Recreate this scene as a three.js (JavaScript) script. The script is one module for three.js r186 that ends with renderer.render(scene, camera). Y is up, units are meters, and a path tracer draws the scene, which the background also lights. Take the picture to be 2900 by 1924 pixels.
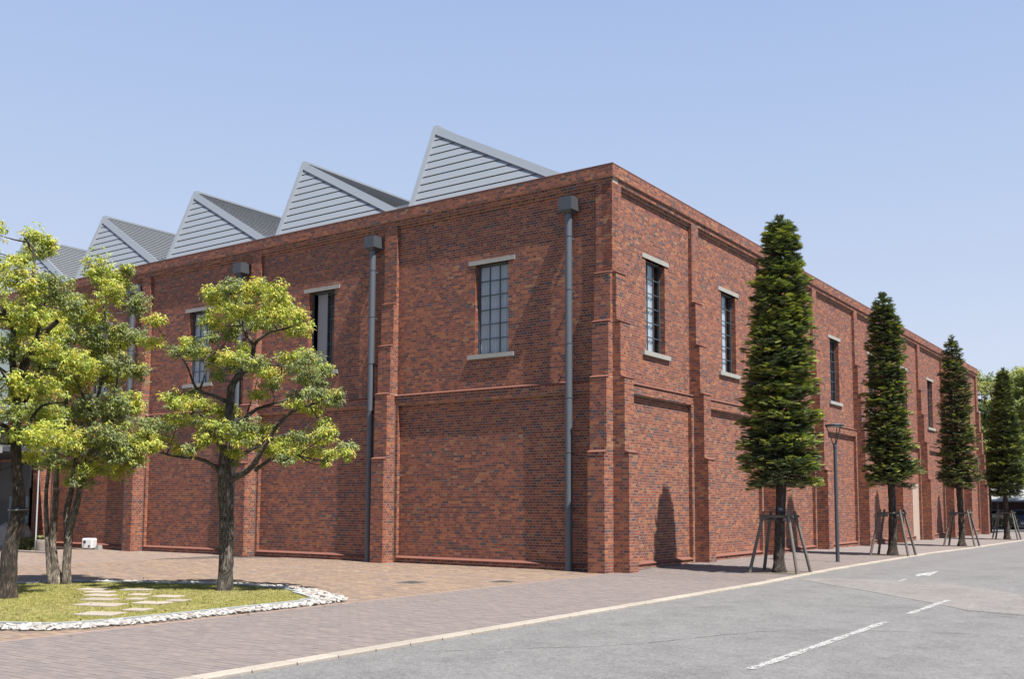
import * as THREE from 'three';
import { mergeGeometries, toCreasedNormals } from 'three/addons/utils/BufferGeometryUtils.js';
import { RoundedBoxGeometry } from 'three/addons/geometries/RoundedBoxGeometry.js';

// ---------------------------------------------------------------- camera, sky, sun, exposure
const scene = new THREE.Scene();
const CAM = new THREE.Vector3(12.237, 1.67, 21.584), YAW = 0.6017, PITCH = 0.0866, ROLL = 0.0027;
const camera = new THREE.PerspectiveCamera(37.43, 2900 / 1924, 0.1, 2000);
{
  const fw = new THREE.Vector3(-Math.sin(YAW) * Math.cos(PITCH), Math.sin(PITCH), -Math.cos(YAW) * Math.cos(PITCH));
  const rt = new THREE.Vector3().crossVectors(fw, new THREE.Vector3(0, 1, 0)).normalize();
  const up = new THREE.Vector3().crossVectors(rt, fw);
  const r2 = rt.clone().multiplyScalar(Math.cos(ROLL)).addScaledVector(up, Math.sin(ROLL));
  const u2 = up.clone().multiplyScalar(Math.cos(ROLL)).addScaledVector(rt, -Math.sin(ROLL));
  camera.quaternion.setFromRotationMatrix(new THREE.Matrix4().makeBasis(r2, u2, fw.clone().negate()));
  camera.position.copy(CAM);
  camera.setViewOffset(2900, 1924, -42.2, -219.9, 2900, 1924);      // the lens is shifted up
  camera.updateMatrixWorld(true);
}
const renderer = new THREE.WebGLRenderer({ antialias: true });
renderer.toneMapping = THREE.LinearToneMapping;
renderer.toneMappingExposure = 2.3;
renderer.shadowMap.enabled = true;

const SUN = new THREE.Vector3(0.445, 0.889, 0.100).normalize();
const sun = new THREE.DirectionalLight(new THREE.Color(1, 0.955, 0.885), 5);
sun.position.copy(SUN).multiplyScalar(90).add(new THREE.Vector3(-6, 0, -12));
sun.target.position.set(-6, 0, -12);
sun.castShadow = true;
Object.assign(sun.shadow.camera, { left: -60, right: 60, top: 60, bottom: -60, near: 1, far: 220 });
sun.shadow.mapSize.set(4096, 4096);
scene.add(sun, sun.target);
{
  const W = 512, H = 256, d = new Float32Array(W * H * 4);
  const stops = [[-90, 0.13, 0.124, 0.117], [-2, 0.183, 0.183, 0.183], [0, 0.327, 0.352, 0.398], [5, 0.297, 0.33, 0.395], [12, 0.245, 0.29, 0.381], [20, 0.199, 0.254, 0.365], [28, 0.167, 0.223, 0.349], [45, 0.108, 0.167, 0.294], [90, 0.072, 0.121, 0.248]];
  for (let y = 0; y < H; y++) {
    const el = (y + .5) / H * 180 - 90;
    let k = 0; while (k < stops.length - 2 && stops[k + 1][0] < el) k++;
    const a = stops[k], b = stops[k + 1], t = Math.min(1, Math.max(0, (el - a[0]) / (b[0] - a[0])));
    for (let x = 0; x < W; x++) {
      const o = (y * W + x) * 4;
      for (let c = 0; c < 3; c++) d[o + c] = a[c + 1] + (b[c + 1] - a[c + 1]) * t;
      d[o + 3] = 1;
    }
  }
  const t = new THREE.DataTexture(d, W, H, THREE.RGBAFormat, THREE.FloatType);
  t.mapping = THREE.EquirectangularReflectionMapping; t.magFilter = t.minFilter = THREE.LinearFilter; t.needsUpdate = true;
  scene.background = t; scene.environment = t;
}

// ---------------------------------------------------------------- helpers
function rng(seed) { let a = seed >>> 0; return () => { a = (a + 0x6D2B79F5) | 0; let t = Math.imul(a ^ (a >>> 15), 1 | a); t = (t + Math.imul(t ^ (t >>> 7), 61 | t)) ^ t; return ((t ^ (t >>> 14)) >>> 0) / 4294967296; }; }
const lin = (r, g, b) => new THREE.Color().setRGB(r, g, b);
const V = (x, y, z) => new THREE.Vector3(x, y, z);
const lerp = (a, b, t) => a + (b - a) * t;
function hash(x, y, s) { let h = Math.imul(x, 374761393) + Math.imul(y, 668265263) + Math.imul(s, 1442695041); h = Math.imul(h ^ (h >>> 13), 1274126177); return ((h ^ (h >>> 16)) >>> 0) / 4294967296; }
function vnoise(x, y, per, s) {      // tileable value noise, period per
  const xi = Math.floor(x), yi = Math.floor(y), fx = x - xi, fy = y - yi, m = v => ((v % per) + per) % per;
  const u = fx * fx * (3 - 2 * fx), v = fy * fy * (3 - 2 * fy);
  return lerp(lerp(hash(m(xi), m(yi), s), hash(m(xi + 1), m(yi), s), u), lerp(hash(m(xi), m(yi + 1), s), hash(m(xi + 1), m(yi + 1), s), u), v);
}
const toS = v => { v = Math.min(1, Math.max(0, v)); return 255 * (v <= .0031308 ? 12.92 * v : 1.055 * Math.pow(v, 1 / 2.4) - .055); };
function tex(w, h, fn, srgb = true) {   // fn gives linear 0..1 colour (srgb) or plain values
  const d = new Uint8Array(w * h * 4);
  for (let y = 0; y < h; y++) for (let x = 0; x < w; x++) {
    const c = fn(x, y), o = (y * w + x) * 4;
    for (let k = 0; k < 3; k++) d[o + k] = srgb ? toS(c[k]) : 255 * Math.min(1, Math.max(0, c[k]));
    d[o + 3] = 255;
  }
  const t = new THREE.DataTexture(d, w, h); t.wrapS = t.wrapT = THREE.RepeatWrapping; t.magFilter = THREE.LinearFilter; t.minFilter = THREE.LinearMipmapLinearFilter;
  if (srgb) t.colorSpace = THREE.SRGBColorSpace; t.needsUpdate = true; return t;
}
const std = (color, roughness = .85, extra = {}) => new THREE.MeshStandardMaterial({ color, roughness, ...extra });
const names = {};
function unique(n) { const k = names[n] = (names[n] ?? -1) + 1; return k ? n + '_' + String(k).padStart(3, '0') : n; }
function shade(o) { o.castShadow = o.receiveShadow = true; return o; }
function thing(name, label, category, pos = [0, 0, 0], group) {
  const g = new THREE.Group(); g.name = unique(name); g.position.set(...pos); g.userData = { label, category }; if (group) g.userData.group = group; scene.add(g); return g;
}
function part(name, geo, mat, parent, label) { const m = shade(new THREE.Mesh(geo, mat)); m.name = name; if (label) m.userData.label = label; parent.add(m); return m; }
function structure(name, geo, mat, label, category) { const m = shade(new THREE.Mesh(geo, mat)); m.name = name; m.userData = { kind: 'structure', label, category }; scene.add(m); return m; }
const merge = gs => mergeGeometries(gs.map(g => { const n = g.index ? g.toNonIndexed() : g; for (const k of Object.keys(n.attributes)) if (!['position', 'normal', 'uv'].includes(k)) n.deleteAttribute(k); return n; }), false);
function box(x0, x1, y0, y1, z0, z1) { const g = new THREE.BoxGeometry(x1 - x0, y1 - y0, z1 - z0); g.translate((x0 + x1) / 2, (y0 + y1) / 2, (z0 + z1) / 2); return g; }
function hexa(p) {   // eight corners: bottom 0..3 anticlockwise seen from above, top 4..7
  const f = [[3, 2, 1, 0], [4, 5, 6, 7], [0, 1, 5, 4], [1, 2, 6, 5], [2, 3, 7, 6], [3, 0, 4, 7]], pos = [], uv = [];
  for (const q of f) for (const i of [0, 1, 2, 0, 2, 3]) { pos.push(...p[q[i]]); uv.push(p[q[i]][0] + p[q[i]][2], p[q[i]][1]); }
  const g = new THREE.BufferGeometry(); g.setAttribute('position', new THREE.Float32BufferAttribute(pos, 3)); g.setAttribute('uv', new THREE.Float32BufferAttribute(uv, 2)); g.computeVertexNormals(); return g;
}
function rod(a, b, r0, r1 = r0, seg = 10) {
  const A = V(...a), B = V(...b), d = B.clone().sub(A), g = new THREE.CylinderGeometry(r1, r0, d.length(), seg, 1);
  g.applyQuaternion(new THREE.Quaternion().setFromUnitVectors(V(0, 1, 0), d.clone().normalize())); g.translate((A.x + B.x) / 2, (A.y + B.y) / 2, (A.z + B.z) / 2); return g;
}
const M4 = new THREE.Matrix4(), Q = new THREE.Quaternion(), EU = new THREE.Euler();
const ghz = [60, 1, -4, -15, -20, -31, -46, -90], ghy = [0, 0, .05, .05, 0, -.05, -.12, -.25];
function gh(z) { for (let i = 0; i < 7; i++) if (z >= ghz[i + 1]) return z > ghz[0] ? 0 : lerp(ghy[i + 1], ghy[i], (z - ghz[i + 1]) / (ghz[i] - ghz[i + 1])); return ghy[7]; }
const pxWidth = (p, n, l, h) => { const d = p.clone().sub(CAM), r = d.length(); return l * h * Math.max(0, -d.dot(n) / r) / (r * r); };
const FR = (() => { const f = new THREE.Frustum(); f.setFromProjectionMatrix(new THREE.Matrix4().multiplyMatrices(camera.projectionMatrix, camera.matrixWorldInverse.copy(camera.matrixWorld).invert())); return f; })();
// the 300 pieces that show largest become meshes of their own, the others one InstancedMesh
function layPieces(list, geo, palette, mat, thingRoot, pieceName, restName, most = 300) {
  const mats = palette.map(c => { const m = mat.clone(); m.color.copy(c); return m; });
  for (const b of list) b.rank = FR.containsPoint(b.p) ? b.size : 0;
  const order = list.map((_, i) => i).sort((i, j) => list[j].rank - list[i].rank || i - j);
  const single = new Set(order.slice(0, most).filter(i => list[i].rank > 0));
  const inst = new THREE.InstancedMesh(geo, mat, list.length - single.size); let k = 0;
  list.forEach((b, i) => {
    if (single.has(i)) { const m = part(pieceName, geo, mats[b.c], b.owner ?? thingRoot); m.position.copy(b.p); m.scale.copy(b.s); if (b.q) m.quaternion.copy(b.q); return; }
    inst.setMatrixAt(k, M4.compose(b.p, b.q ?? Q.identity(), b.s)); inst.setColorAt(k++, palette[b.c]);
  });
  shade(inst); inst.name = restName; inst.userData.kind = 'stuff'; thingRoot.add(inst); return inst;
}
const UNIT = new THREE.BoxGeometry(1, 1, 1);

// ---------------------------------------------------------------- textures and shared materials
const T_asphalt = tex(1024, 1024, (x, y) => {        // 4 m tile
  const s = hash(x, y, 5), a = vnoise(x / 3, y / 3, 341, 7), b = vnoise(x / 64, y / 64, 16, 3), c = vnoise(x / 170.667, y / 170.667, 6, 4);
  const e = vnoise(x / 8, y / 8, 128, 8), f = vnoise(x / 18.2857, y / 18.2857, 56, 9), v = .116 + (s - .5) * .06 + (a - .5) * .06 + (e - .5) * .032 + (f - .5) * .018 + (b - .5) * .02 + (c - .5) * .016; return [v * 1.0, v * .965, v * .95];
});
const T_asphaltBump = tex(512, 512, (x, y) => { const v = .5 * hash(x, y, 15) + .5 * vnoise(x / 3, y / 3, 170, 17); return [v, v, v]; }, false);
const T_grain = tex(256, 256, (x, y) => { const v = .86 + .14 * (.5 * hash(x, y, 31) + .5 * vnoise(x / 6, y / 6, 42, 32)) - .10 * Math.max(0, vnoise(x / 20, y / 20, 12, 33) - .55); return [v, v, v]; }, false);
T_grain.colorSpace = THREE.NoColorSpace;
const T_bark = tex(256, 512, (x, y) => {             // 0.5 x 1 m
  const a = vnoise(x / 7, y / 34, 64, 41), b = vnoise(x / 3, y / 10, 128, 42), c = vnoise(x / 40, y / 50, 8, 43), v = .022 + .24 * Math.pow(a * .6 + b * .4, 2.4) * (.35 + 1.4 * c); return [v * 1.02, v * .9, v * .8];
});
const T_barkBump = tex(256, 512, (x, y) => { const v = .6 * vnoise(x / 7, y / 34, 64, 41) + .4 * vnoise(x / 3, y / 10, 128, 42); return [v, v, v]; }, false);
const T_pave = tex(1000, 1000, (x, y) => {           // far paving, 4 m tile: 5 cm of grain per brick-sized piece
  const row = Math.floor(y / 25), col = Math.floor((x + (row % 2) * 25) / 50) % 20, h = hash(col, row, 61), h2 = hash(col, row, 62), g = .9 + .2 * hash(x, y, 63);
  const c = h < .45 ? [.1708, .1239, .0959] : h < .7 ? [.2021, .1447, .101] : h < .9 ? [.1468, .1096, .0945] : [.1565, .1291, .1174]; return c.map(v => v * g * (.88 + .24 * h2));
});
const T_paveGrey = tex(1000, 1000, (x, y) => {
  const row = Math.floor(y / 25), col = Math.floor((x + (row % 2) * 25) / 50) % 20, h2 = hash(col, row, 72), g = .9 + .2 * hash(x, y, 73); return [.146, .122, .114].map(v => v * g * (.88 + .24 * h2));
});
const mMortar = std(lin(.325, .255, .205), .95);
const mBrick = std(lin(1, 1, 1), .88, { map: T_grain });
const mCap = std(lin(.1435, .0522, .0359), .8);
const mJoint = std(lin(.2739, .2608, .2217), .7);
const mStone = std(lin(0.3051, 0.3010, 0.2798), .9, { map: tex(256, 256, (x, y) => { const v = .72 + .28 * vnoise(x / 10, y / 10, 25, 81) + .1 * (hash(x, y, 82) - .5) - .35 * Math.max(0, vnoise(x / 34, y / 34, 7, 83) - .6); return [v, v, v * .99]; }) });
const mFrame = std(lin(.044, .062, .0758), .45);
const mPipe = std(lin(.0815, .0913, .1076), .5, { metalness: .15 });
const mHopper = std(lin(.0555, .06, .0685), .5, { metalness: .1 });
const mSiding = std(lin(0.2074, 0.2308, 0.2582), .55, { metalness: .1 });
const mSheet = std(lin(.1695, .1761, .1858), .5, { metalness: .2 });
const mBacking = std(lin(.0652, .0782, .0978), .9);
const mDark = std(lin(.0261, .0261, .0294), .9);
const mGlass = new THREE.MeshPhysicalMaterial({ color: lin(.82, .87, .90), roughness: .03, metalness: 0, transmission: 1, thickness: 0, ior: 1.5, side: THREE.DoubleSide });
const mCurtain = std(lin(.50, .51, .53), .95, { side: THREE.DoubleSide });
const mPlaster = std(lin(.42, .42, .41), .9);

// ---------------------------------------------------------------- the brick building
const building = thing('brick_building', 'long red brick factory building with buttresses and grey sawtooth roof', 'building');
const bricks = [];
const basePal = [[.27, .088, .036], [.225, .068, .033], [.185, .053, .031], [.152, .045, .029], [.117, .038, .028], [.090, .037, .036], [.072, .047, .051], [.24, .115, .056]];
const baseW = [.16, .20, .22, .18, .10, .07, .055, .015];
const brickPal = []; for (const b of basePal) for (const k of [.86, 1, 1.15]) brickPal.push(lin(b[0] * k, b[1] * k, b[2] * k));
const rb = rng(11);
function pickBrick(p) { let r = Math.min(.999, Math.max(0, rb() + .22 * (vnoise(p.x * .9 + p.z * .9 + 300, p.y * .9 + 50, 9973, 29) - .5))), i = 0; while (i < 7 && r > baseW[i]) r -= baseW[i++]; return i * 3 + Math.floor(rb() * 3); }
// wall frames: L runs along -x facing +z, R runs along -z facing +x; a = metres from the corner, n = metres out of the wall
const WL = { p: (a, y, n) => V(-a, y, n), s: (da, h, dn) => V(da, h, dn), nrm: V(0, 0, 1), near: V(1, 0, 0), seed: 0 };
const WR = { p: (a, y, n) => V(n, y, -a), s: (da, h, dn) => V(dn, h, da), nrm: V(1, 0, 0), near: V(0, 0, 1), seed: 1 };
function wbox(W, a0, a1, y0, y1, n0, n1) { return W === WL ? box(-a1, -a0, y0, y1, n0, n1) : box(n0, n1, y0, y1, -a1, -a0); }
const TH = .03, CO = .07;
function lay(owner, W, kind, plane, r0, r1, v0, v1, hole) {
  const k0 = Math.floor(v0 / CO), k1 = Math.ceil(v1 / CO);
  for (let k = k0; k < k1; k++) {
    const y0 = Math.max(v0, k * CO + .0065), y1 = Math.min(v1, k * CO + .0635); if (y1 - y0 < .02) continue;
    const ym = (y0 + y1) / 2, head = ((k % 2) + 2) % 2 === 1, st = head ? .11 : .22, off = head ? .055 : (((k % 4) + 4) % 4 === 2 ? .11 : 0);
    let spans = [[r0, r1]];
    if (hole && ym > hole[2] && ym < hole[3]) spans = [[r0, hole[0]], [hole[1], r1]];
    for (const [s0, s1] of spans) {
      const cut = []; for (let i = Math.floor((s0 - off) / st); i * st + off < s1; i++) { const q0 = Math.max(s0, i * st + off + .0062), q1 = Math.min(s1, (i + 1) * st + off - .0062); if (q1 > q0) cut.push([q0, q1]); }
      if (cut.length > 1 && cut[0][1] - cut[0][0] < .045) { cut.shift(); cut[0][0] = s0; } else if (cut.length && cut[0][0] - s0 < .02) cut[0][0] = s0;      // no slivers at an edge
      const z = cut.length - 1; if (z > 0 && cut[z][1] - cut[z][0] < .045) { cut.pop(); cut[z - 1][1] = s1; } else if (z >= 0 && s1 - cut[z][1] < .02) cut[z][1] = s1;
      for (const [a0, a1] of cut) {
      const jit = (rb() - .5) * .002, am = (a0 + a1) / 2, L = a1 - a0, h = y1 - y0; let p, s, n;
      if (kind === 'front') { p = W.p(am, ym, plane - TH / 2 + jit); s = W.s(L, h, TH); n = W.nrm; }
      else if (kind === 'near') { p = W.p(plane + TH / 2 - jit, ym, am); s = W.s(TH, h, L); n = W.near; }
      else { p = W.p(plane - TH / 2 + jit, ym, am); s = W.s(TH, h, L); n = W.near.clone().negate(); }
      bricks.push({ p, s, c: pickBrick(p), owner, size: pxWidth(p, n, L, h) });
    } }
  }
}
const E = .0035;           // how far the joints lie back
const PN = -.11;          // plane of the recessed panels
const Wd = .475;          // width of a buttress
const tiers = [[0, 7.47, 9.80], [.11, 6.22, 7.47], [.22, 4.81, 6.22], [.33, 2.95, 4.81], [.44, -.22, 2.95]];
function capGeo(W, a0, a1, y, n0, n1) {  // weathered ledge: high at the wall, low in front, a little overhang
  const q = (a, yy, n) => W.p(a, yy, n).toArray(), h = Math.min(.05, (n1 - n0) * .5);
  const lo = W === WL ? [a1, a0] : [a0, a1];
  const pts = W === WL
    ? [q(a1, y - .012, n1), q(a0, y - .012, n1), q(a0, y - .012, n0), q(a1, y - .012, n0), q(a1, y + .004, n1), q(a0, y + .004, n1), q(a0, y + h, n0), q(a1, y + h, n0)]
    : [q(a0, y - .012, n1), q(a1, y - .012, n1), q(a1, y - .012, n0), q(a0, y - .012, n0), q(a0, y + .004, n1), q(a1, y + .004, n1), q(a1, y + h, n0), q(a0, y + h, n0)];
  return hexa(pts);
}
function buttress(W, a0, corner = false) {
  const a1 = a0 + Wd, cores = [], base = W === WL ? 0 : -.22;
  for (const [n, y0, y1] of tiers) cores.push(wbox(W, a0 + E, a1 - E, Math.max(base, y0), y1, -.3, n - E));
  const o = part('buttress', merge(cores), mMortar, building);
  for (const [n, y0r, y1] of tiers) {
    const y0 = Math.max(base, y0r);
    lay(o, W, 'front', n, a0, a1, y0, y1);
    const back = corner ? 0 : (y1 > 4.82 ? PN : 0);
    if (n > 0 || !corner) { if (n - TH > back) lay(o, W, 'near', a0, back, n - TH, y0, y1); }
    lay(o, W, 'far', a1, y1 > 4.82 ? PN : 0, n - TH, y0, y1);
    if (n > 0) part('weathering_cap', capGeo(W, a0 - .012, a1 + .012, y1, n - .11 + .001, n + .015), mCap, o);
  }
  if (!corner) for (const [n, y0, y1] of [[.0035, Math.max(base, 0), 4.5]]) part('joint_strip', wbox(W, a0 - .022, a0 - .004, y0, y1, n - .02, n), mJoint, o);
  return o;
}
const Lb = [0, 7.204, 13.092, 18.97, 24.85, 30.73], Rb = [0, 4.635, 9.9, 15.17, 20.43, 25.85, 31.26, 36.6, 41.4, 46.2];
Lb.forEach((a, i) => buttress(WL, a, i === 0)); Rb.forEach((a, i) => buttress(WR, a, i === 0));
const WIN = { w: 1.12, y0: 5.74, y1: 8.25 };
function panelShape(a0, a1, y0, y1, hole) {
  const s = new THREE.Shape([[a0, y0], [a1, y0], [a1, y1], [a0, y1]].map(p => new THREE.Vector2(...p)));
  if (hole) s.holes.push(new THREE.Path([[hole[0], hole[2]], [hole[0], hole[3]], [hole[1], hole[3]], [hole[1], hole[2]]].map(p => new THREE.Vector2(...p))));
  return s;
}
function slab(W, shape, n0, n1) {    // shape in (a, y)
  const g = new THREE.ExtrudeGeometry(shape, { depth: n1 - n0, bevelEnabled: false }); g.translate(0, 0, n0);
  const m = new THREE.Matrix4(); if (W === WL) m.set(-1, 0, 0, 0, 0, 1, 0, 0, 0, 0, 1, 0, 0, 0, 0, 1); else m.set(0, 0, 1, 0, 0, 1, 0, 0, -1, 0, 0, 0, 0, 0, 0, 1);
  g.applyMatrix4(m); const n = g.toNonIndexed ? (g.index ? g.toNonIndexed() : g) : g;
  if (m.determinant() < 0) { const P = n.attributes.position, U = n.attributes.uv; for (let i = 0; i < P.count; i += 3) for (const A of [P, U]) for (let c = 0; c < A.itemSize; c++) { const t = A.array[(i + 1) * A.itemSize + c]; A.array[(i + 1) * A.itemSize + c] = A.array[(i + 2) * A.itemSize + c]; A.array[(i + 2) * A.itemSize + c] = t; } }
  n.computeVertexNormals(); return n;
}
function bay(W, a0, a1, opt = {}) {   // a0..a1: clear width between two buttresses
  const base = W === WL ? 0 : -.22, c = (a0 + a1) / 2, hole = opt.window === false ? null : [c - WIN.w / 2, c + WIN.w / 2, WIN.y0, WIN.y1];
  const J = .12, cores = [
    slab(W, panelShape(a0 - .05, a1 + .05, 4.70, 9.85, hole && [hole[0] - .006, hole[1] + .006, hole[2], hole[3]]), PN - .24, PN - E),
    slab(W, panelShape(a0 - .05, a1 + .05, base, 4.60, opt.door ?? null), PN - .24, PN - E),
    wbox(W, a0 - .01, a0 + J - E, base, 4.5, PN - .2, -E), wbox(W, a1 - J + E, a1 + .01, base, 4.5, PN - .2, -E)];
  const o = part('wall_bay', merge(cores), mMortar, building);
  lay(o, W, 'front', PN, a0, a1, 4.80, 9.73, hole);
  lay(o, W, 'front', PN, a0 + J, a1 - J, .17, 4.5, opt.door);
  lay(o, W, 'front', 0, a0, a0 + J, base, 4.5); lay(o, W, 'front', 0, a1 - J, a1, base, 4.5);
  lay(o, W, 'far', a0 + J, PN, -TH, base, 4.5); lay(o, W, 'near', a1 - J, PN, -TH, base, 4.5);
  if (hole) { lay(o, W, 'far', hole[0], PN - .17, PN - TH, WIN.y0, WIN.y1); lay(o, W, 'near', hole[1], PN - .17, PN - TH, WIN.y0, WIN.y1); }
  const st = part('string_course', wbox(W, a0, a1, 4.5, 4.75, PN - .1, -E), mMortar, building);
  lay(st, W, 'front', 0, a0, a1, 4.5, 4.75); part('weathering_cap', capGeo(W, a0, a1, 4.765, PN + .001, .025), mCap, st);
  const pl = part('plinth', wbox(W, a0 + J, opt.door ? opt.door[0] - .02 : a1 - J, base, .135, PN - .1, -E), mMortar, building);
  lay(pl, W, 'front', 0, a0 + J, opt.door ? opt.door[0] - .02 : a1 - J, base, .135); part('plinth_cap', capGeo(W, a0 + J, opt.door ? opt.door[0] - .02 : a1 - J, .15, PN + .001, .03), mCap, pl);
  const co = part('corbel', wbox(W, a0, a1, 9.73, 9.82, PN - .1, -.055 - E), mMortar, building); lay(co, W, 'front', -.055, a0, a1, 9.73, 9.80);
  if (hole) windowUnit(W, c, opt);
}
function pleats(w, h, n, seed) {
  const r = rng(seed), P = [], N = n * 6, ph = r() * 6; const prof = []; for (let i = 0; i <= N; i++) prof.push([(i / N - .5) * w, 0.025 * Math.sin(i / 6 * 6.283 + Math.sin(i * .37 + ph) * 1.3)]);
  for (let i = 0; i < N; i++) { const [x0, z0] = prof[i], [x1, z1] = prof[i + 1]; P.push(x0, 0, z0, x1, 0, z1, x1, h, z1, x0, 0, z0, x1, h, z1, x0, h, z0); }
  const g = new THREE.BufferGeometry(); g.setAttribute('position', new THREE.Float32BufferAttribute(P, 3)); g.setAttribute('uv', new THREE.Float32BufferAttribute(new Float32Array(P.length / 3 * 2), 2)); g.computeVertexNormals(); return g;
}
let wseed = 100;
function windowUnit(W, c, opt) {
  const g = new THREE.Group(); g.name = 'window'; building.add(g);
  const { w, y0, y1 } = WIN, a0 = c - w / 2, a1 = c + w / 2, n = PN - .15;
  part('lintel', wbox(W, c - .78, c + .78, y1, y1 + .12, PN - .12, PN + .025), mStone, g);
  part('sill', wbox(W, c - .78, c + .78, y0 - .12, y0, PN - .16, PN + .07), mStone, g);
  const fr = [wbox(W, a0, a0 + .045, y0, y1, n - .05, n), wbox(W, a1 - .045, a1, y0, y1, n - .05, n), wbox(W, a0 + .045, a1 - .045, y0, y0 + .05, n - .05, n), wbox(W, a0 + .045, a1 - .045, y1 - .05, y1, n - .05, n)];
  part('frame', merge(fr), mFrame, g);
  const leaf = (parent, A0, A1, nn) => {      // 3 x 6 panes between glazing bars
    const cols = 3, rows = 6, bw = .026, cw = (A1 - A0) / cols, rh = (y1 - y0 - .1) / rows;
    for (let i = 1; i < cols; i++) part('glazing_bar', wbox(W, A0 + i * cw - bw / 2, A0 + i * cw + bw / 2, y0 + .05, y1 - .05, nn - .035, nn - .004), mFrame, parent);
    for (let j = 1; j < rows; j++) part('glazing_bar', wbox(W, A0, A1, y0 + .05 + j * rh - bw / 2, y0 + .05 + j * rh + bw / 2, nn - .033, nn - .006), mFrame, parent);
    const pg = new THREE.PlaneGeometry(cw - bw, rh - bw);
    for (let i = 0; i < cols; i++) for (let j = 0; j < rows; j++) { const m = part('pane', pg, mGlass, parent); m.position.copy(W.p(A0 + (i + .5) * cw, y0 + .05 + (j + .5) * rh, nn - .02)); m.rotation.y = (W === WL ? 0 : Math.PI / 2) + (rb() - .5) * .008; m.rotation.x = (rb() - .5) * .006; }
  };
  if (opt.open) {          // the leaf is hinged at the right jamb and stands ajar into the room; a pale lining behind
    part('lining', box(-a1 + .02, -a0 - .02, y0 + .02, y1 - .02, n - .42, n - .4), mPlaster, g);
    part('blind', box(-a1 + .15, -a1 + .56, y0 + .05, y1 - .04, n - .13, n - .1), std(lin(.24, .245, .25), .9), g, 'pale blind drawn behind the open leaf');
    part('lining', box(-a1, -a0, y1 - .02, y1 + .02, n - .6, n - .06), mPlaster, g); part('lining', box(-a1, -a0, y0 - .02, y0 + .02, n - .6, n - .06), mPlaster, g);
    const lw = w - .09, h = y1 - y0 - .1, cw = (lw - .08) / 3, rh = (h - .08) / 6, T = new THREE.Matrix4().makeRotationY(-.30).setPosition(-a0 - .05, y0 + .05, n - .01);
    const put = (geo, name, mat, lab) => { geo.applyMatrix4(T); return part(name, geo, mat, g, lab); };
    put(merge([box(-.05, 0, 0, h, -.02, .03), box(-lw, -lw + .05, 0, h, -.02, .03), box(-lw + .05, -.05, 0, .045, -.02, .03), box(-lw + .05, -.05, h - .045, h, -.02, .03)]), 'casement', mFrame, 'dark casement leaf standing ajar');
    for (let i = 1; i < 3; i++) put(box(-.04 - i * cw - .013, -.04 - i * cw + .013, .04, h - .04, -.012, .016), 'glazing_bar', mFrame);
    for (let j = 1; j < 6; j++) put(box(-lw + .04, -.04, .04 + j * rh - .013, .04 + j * rh + .013, -.01, .014), 'glazing_bar', mFrame);
    for (let i = 0; i < 3; i++) for (let j = 0; j < 6; j++) { const pg = new THREE.PlaneGeometry(cw - .026, rh - .026); pg.translate(-.04 - (i + .5) * cw, .04 + (j + .5) * rh, 0); put(pg, 'pane', mGlass); }
    return;
  }
  leaf(g, a0 + .045, a1 - .045, n);
  const cu = part('curtain', pleats((w - .1) * (opt.curtain ?? 1), y1 - y0 - .05, 9, wseed++), mCurtain, g);
  const off = (opt.curtain ?? 1) < 1 ? (w - .1) * (1 - opt.curtain) / 2 : 0;
  cu.position.copy(W.p(c - off, y0 + .03, n - .085)); cu.rotation.y = W === WL ? 0 : Math.PI / 2;
}
bay(WL, Wd, Lb[1], {}); bay(WL, Lb[1] + Wd, Lb[2], { open: true }); bay(WL, Lb[2] + Wd, Lb[3], {}); bay(WL, Lb[3] + Wd, Lb[4], {}); bay(WL, Lb[4] + Wd, Lb[5], { window: false });
for (let i = 0; i < 9; i++) bay(WR, Rb[i] + Wd, Rb[i + 1], { curtain: [.8, .8, .6, .3, .3, .5, .2, .5, .5][i], door: i === 5 ? [Rb[5] + Wd + 3.55, Rb[5] + Wd + 4.75, -.3, 2.7] : undefined });
{ // white service door in the sixth bay of the street side
  const a = Rb[5] + Wd + 3.55; const d = part('door', wbox(WR, a, a + 1.2, -.2, 2.7, PN - .1, PN - .05), std(lin(.4695, .4825, .4825), .6), building, 'white door in the street wall');
  for (let k = 0; k < 9; k++) part('door_slat', wbox(WR, a + .04, a + 1.16, -.08 + k * .3, .19 + k * .3, PN - .05, PN - .035), d.material, d);
}
{ // parapet and frieze along both faces, butted at the corner
  const aL = Lb[5] + Wd, aR = Rb[9] + Wd;
  for (const [W, A, s] of [[WL, aL, 0], [WR, aR, .05]]) {
    const pa = part('parapet', wbox(W, W === WL ? -.05 + E : .36, A, 9.94, 10.25 - E, -.36, .05 - E), mMortar, building);
    lay(pa, W, 'front', .05, W === WL ? -.05 : -.05 + TH, A, 9.94, 10.25);
    part('coping', wbox(W, W === WL ? -.056 : .366, A, 10.25, 10.275, -.37, .056), std(lin(.1435, .0522, .0359), .8), pa);
    const fz = part('frieze', wbox(W, W === WL ? 0 : .3, A, 9.80, 9.94, -.3, -E), mMortar, building);
    lay(fz, W, 'front', 0, W === WL ? 0 : TH, A, 9.80, 9.94);
  }
  part('far_wall', merge([box(-31.2, -30.9, 0, 10.2, -46.6, -.3), box(-31.2, -.3, -.2, 10.2, -46.65, -46.4), box(-30.9, -.4, 9.55, 9.65, -46.4, -.5)]), std(lin(.1565, .0555, .0391), .9), building);
}
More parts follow.
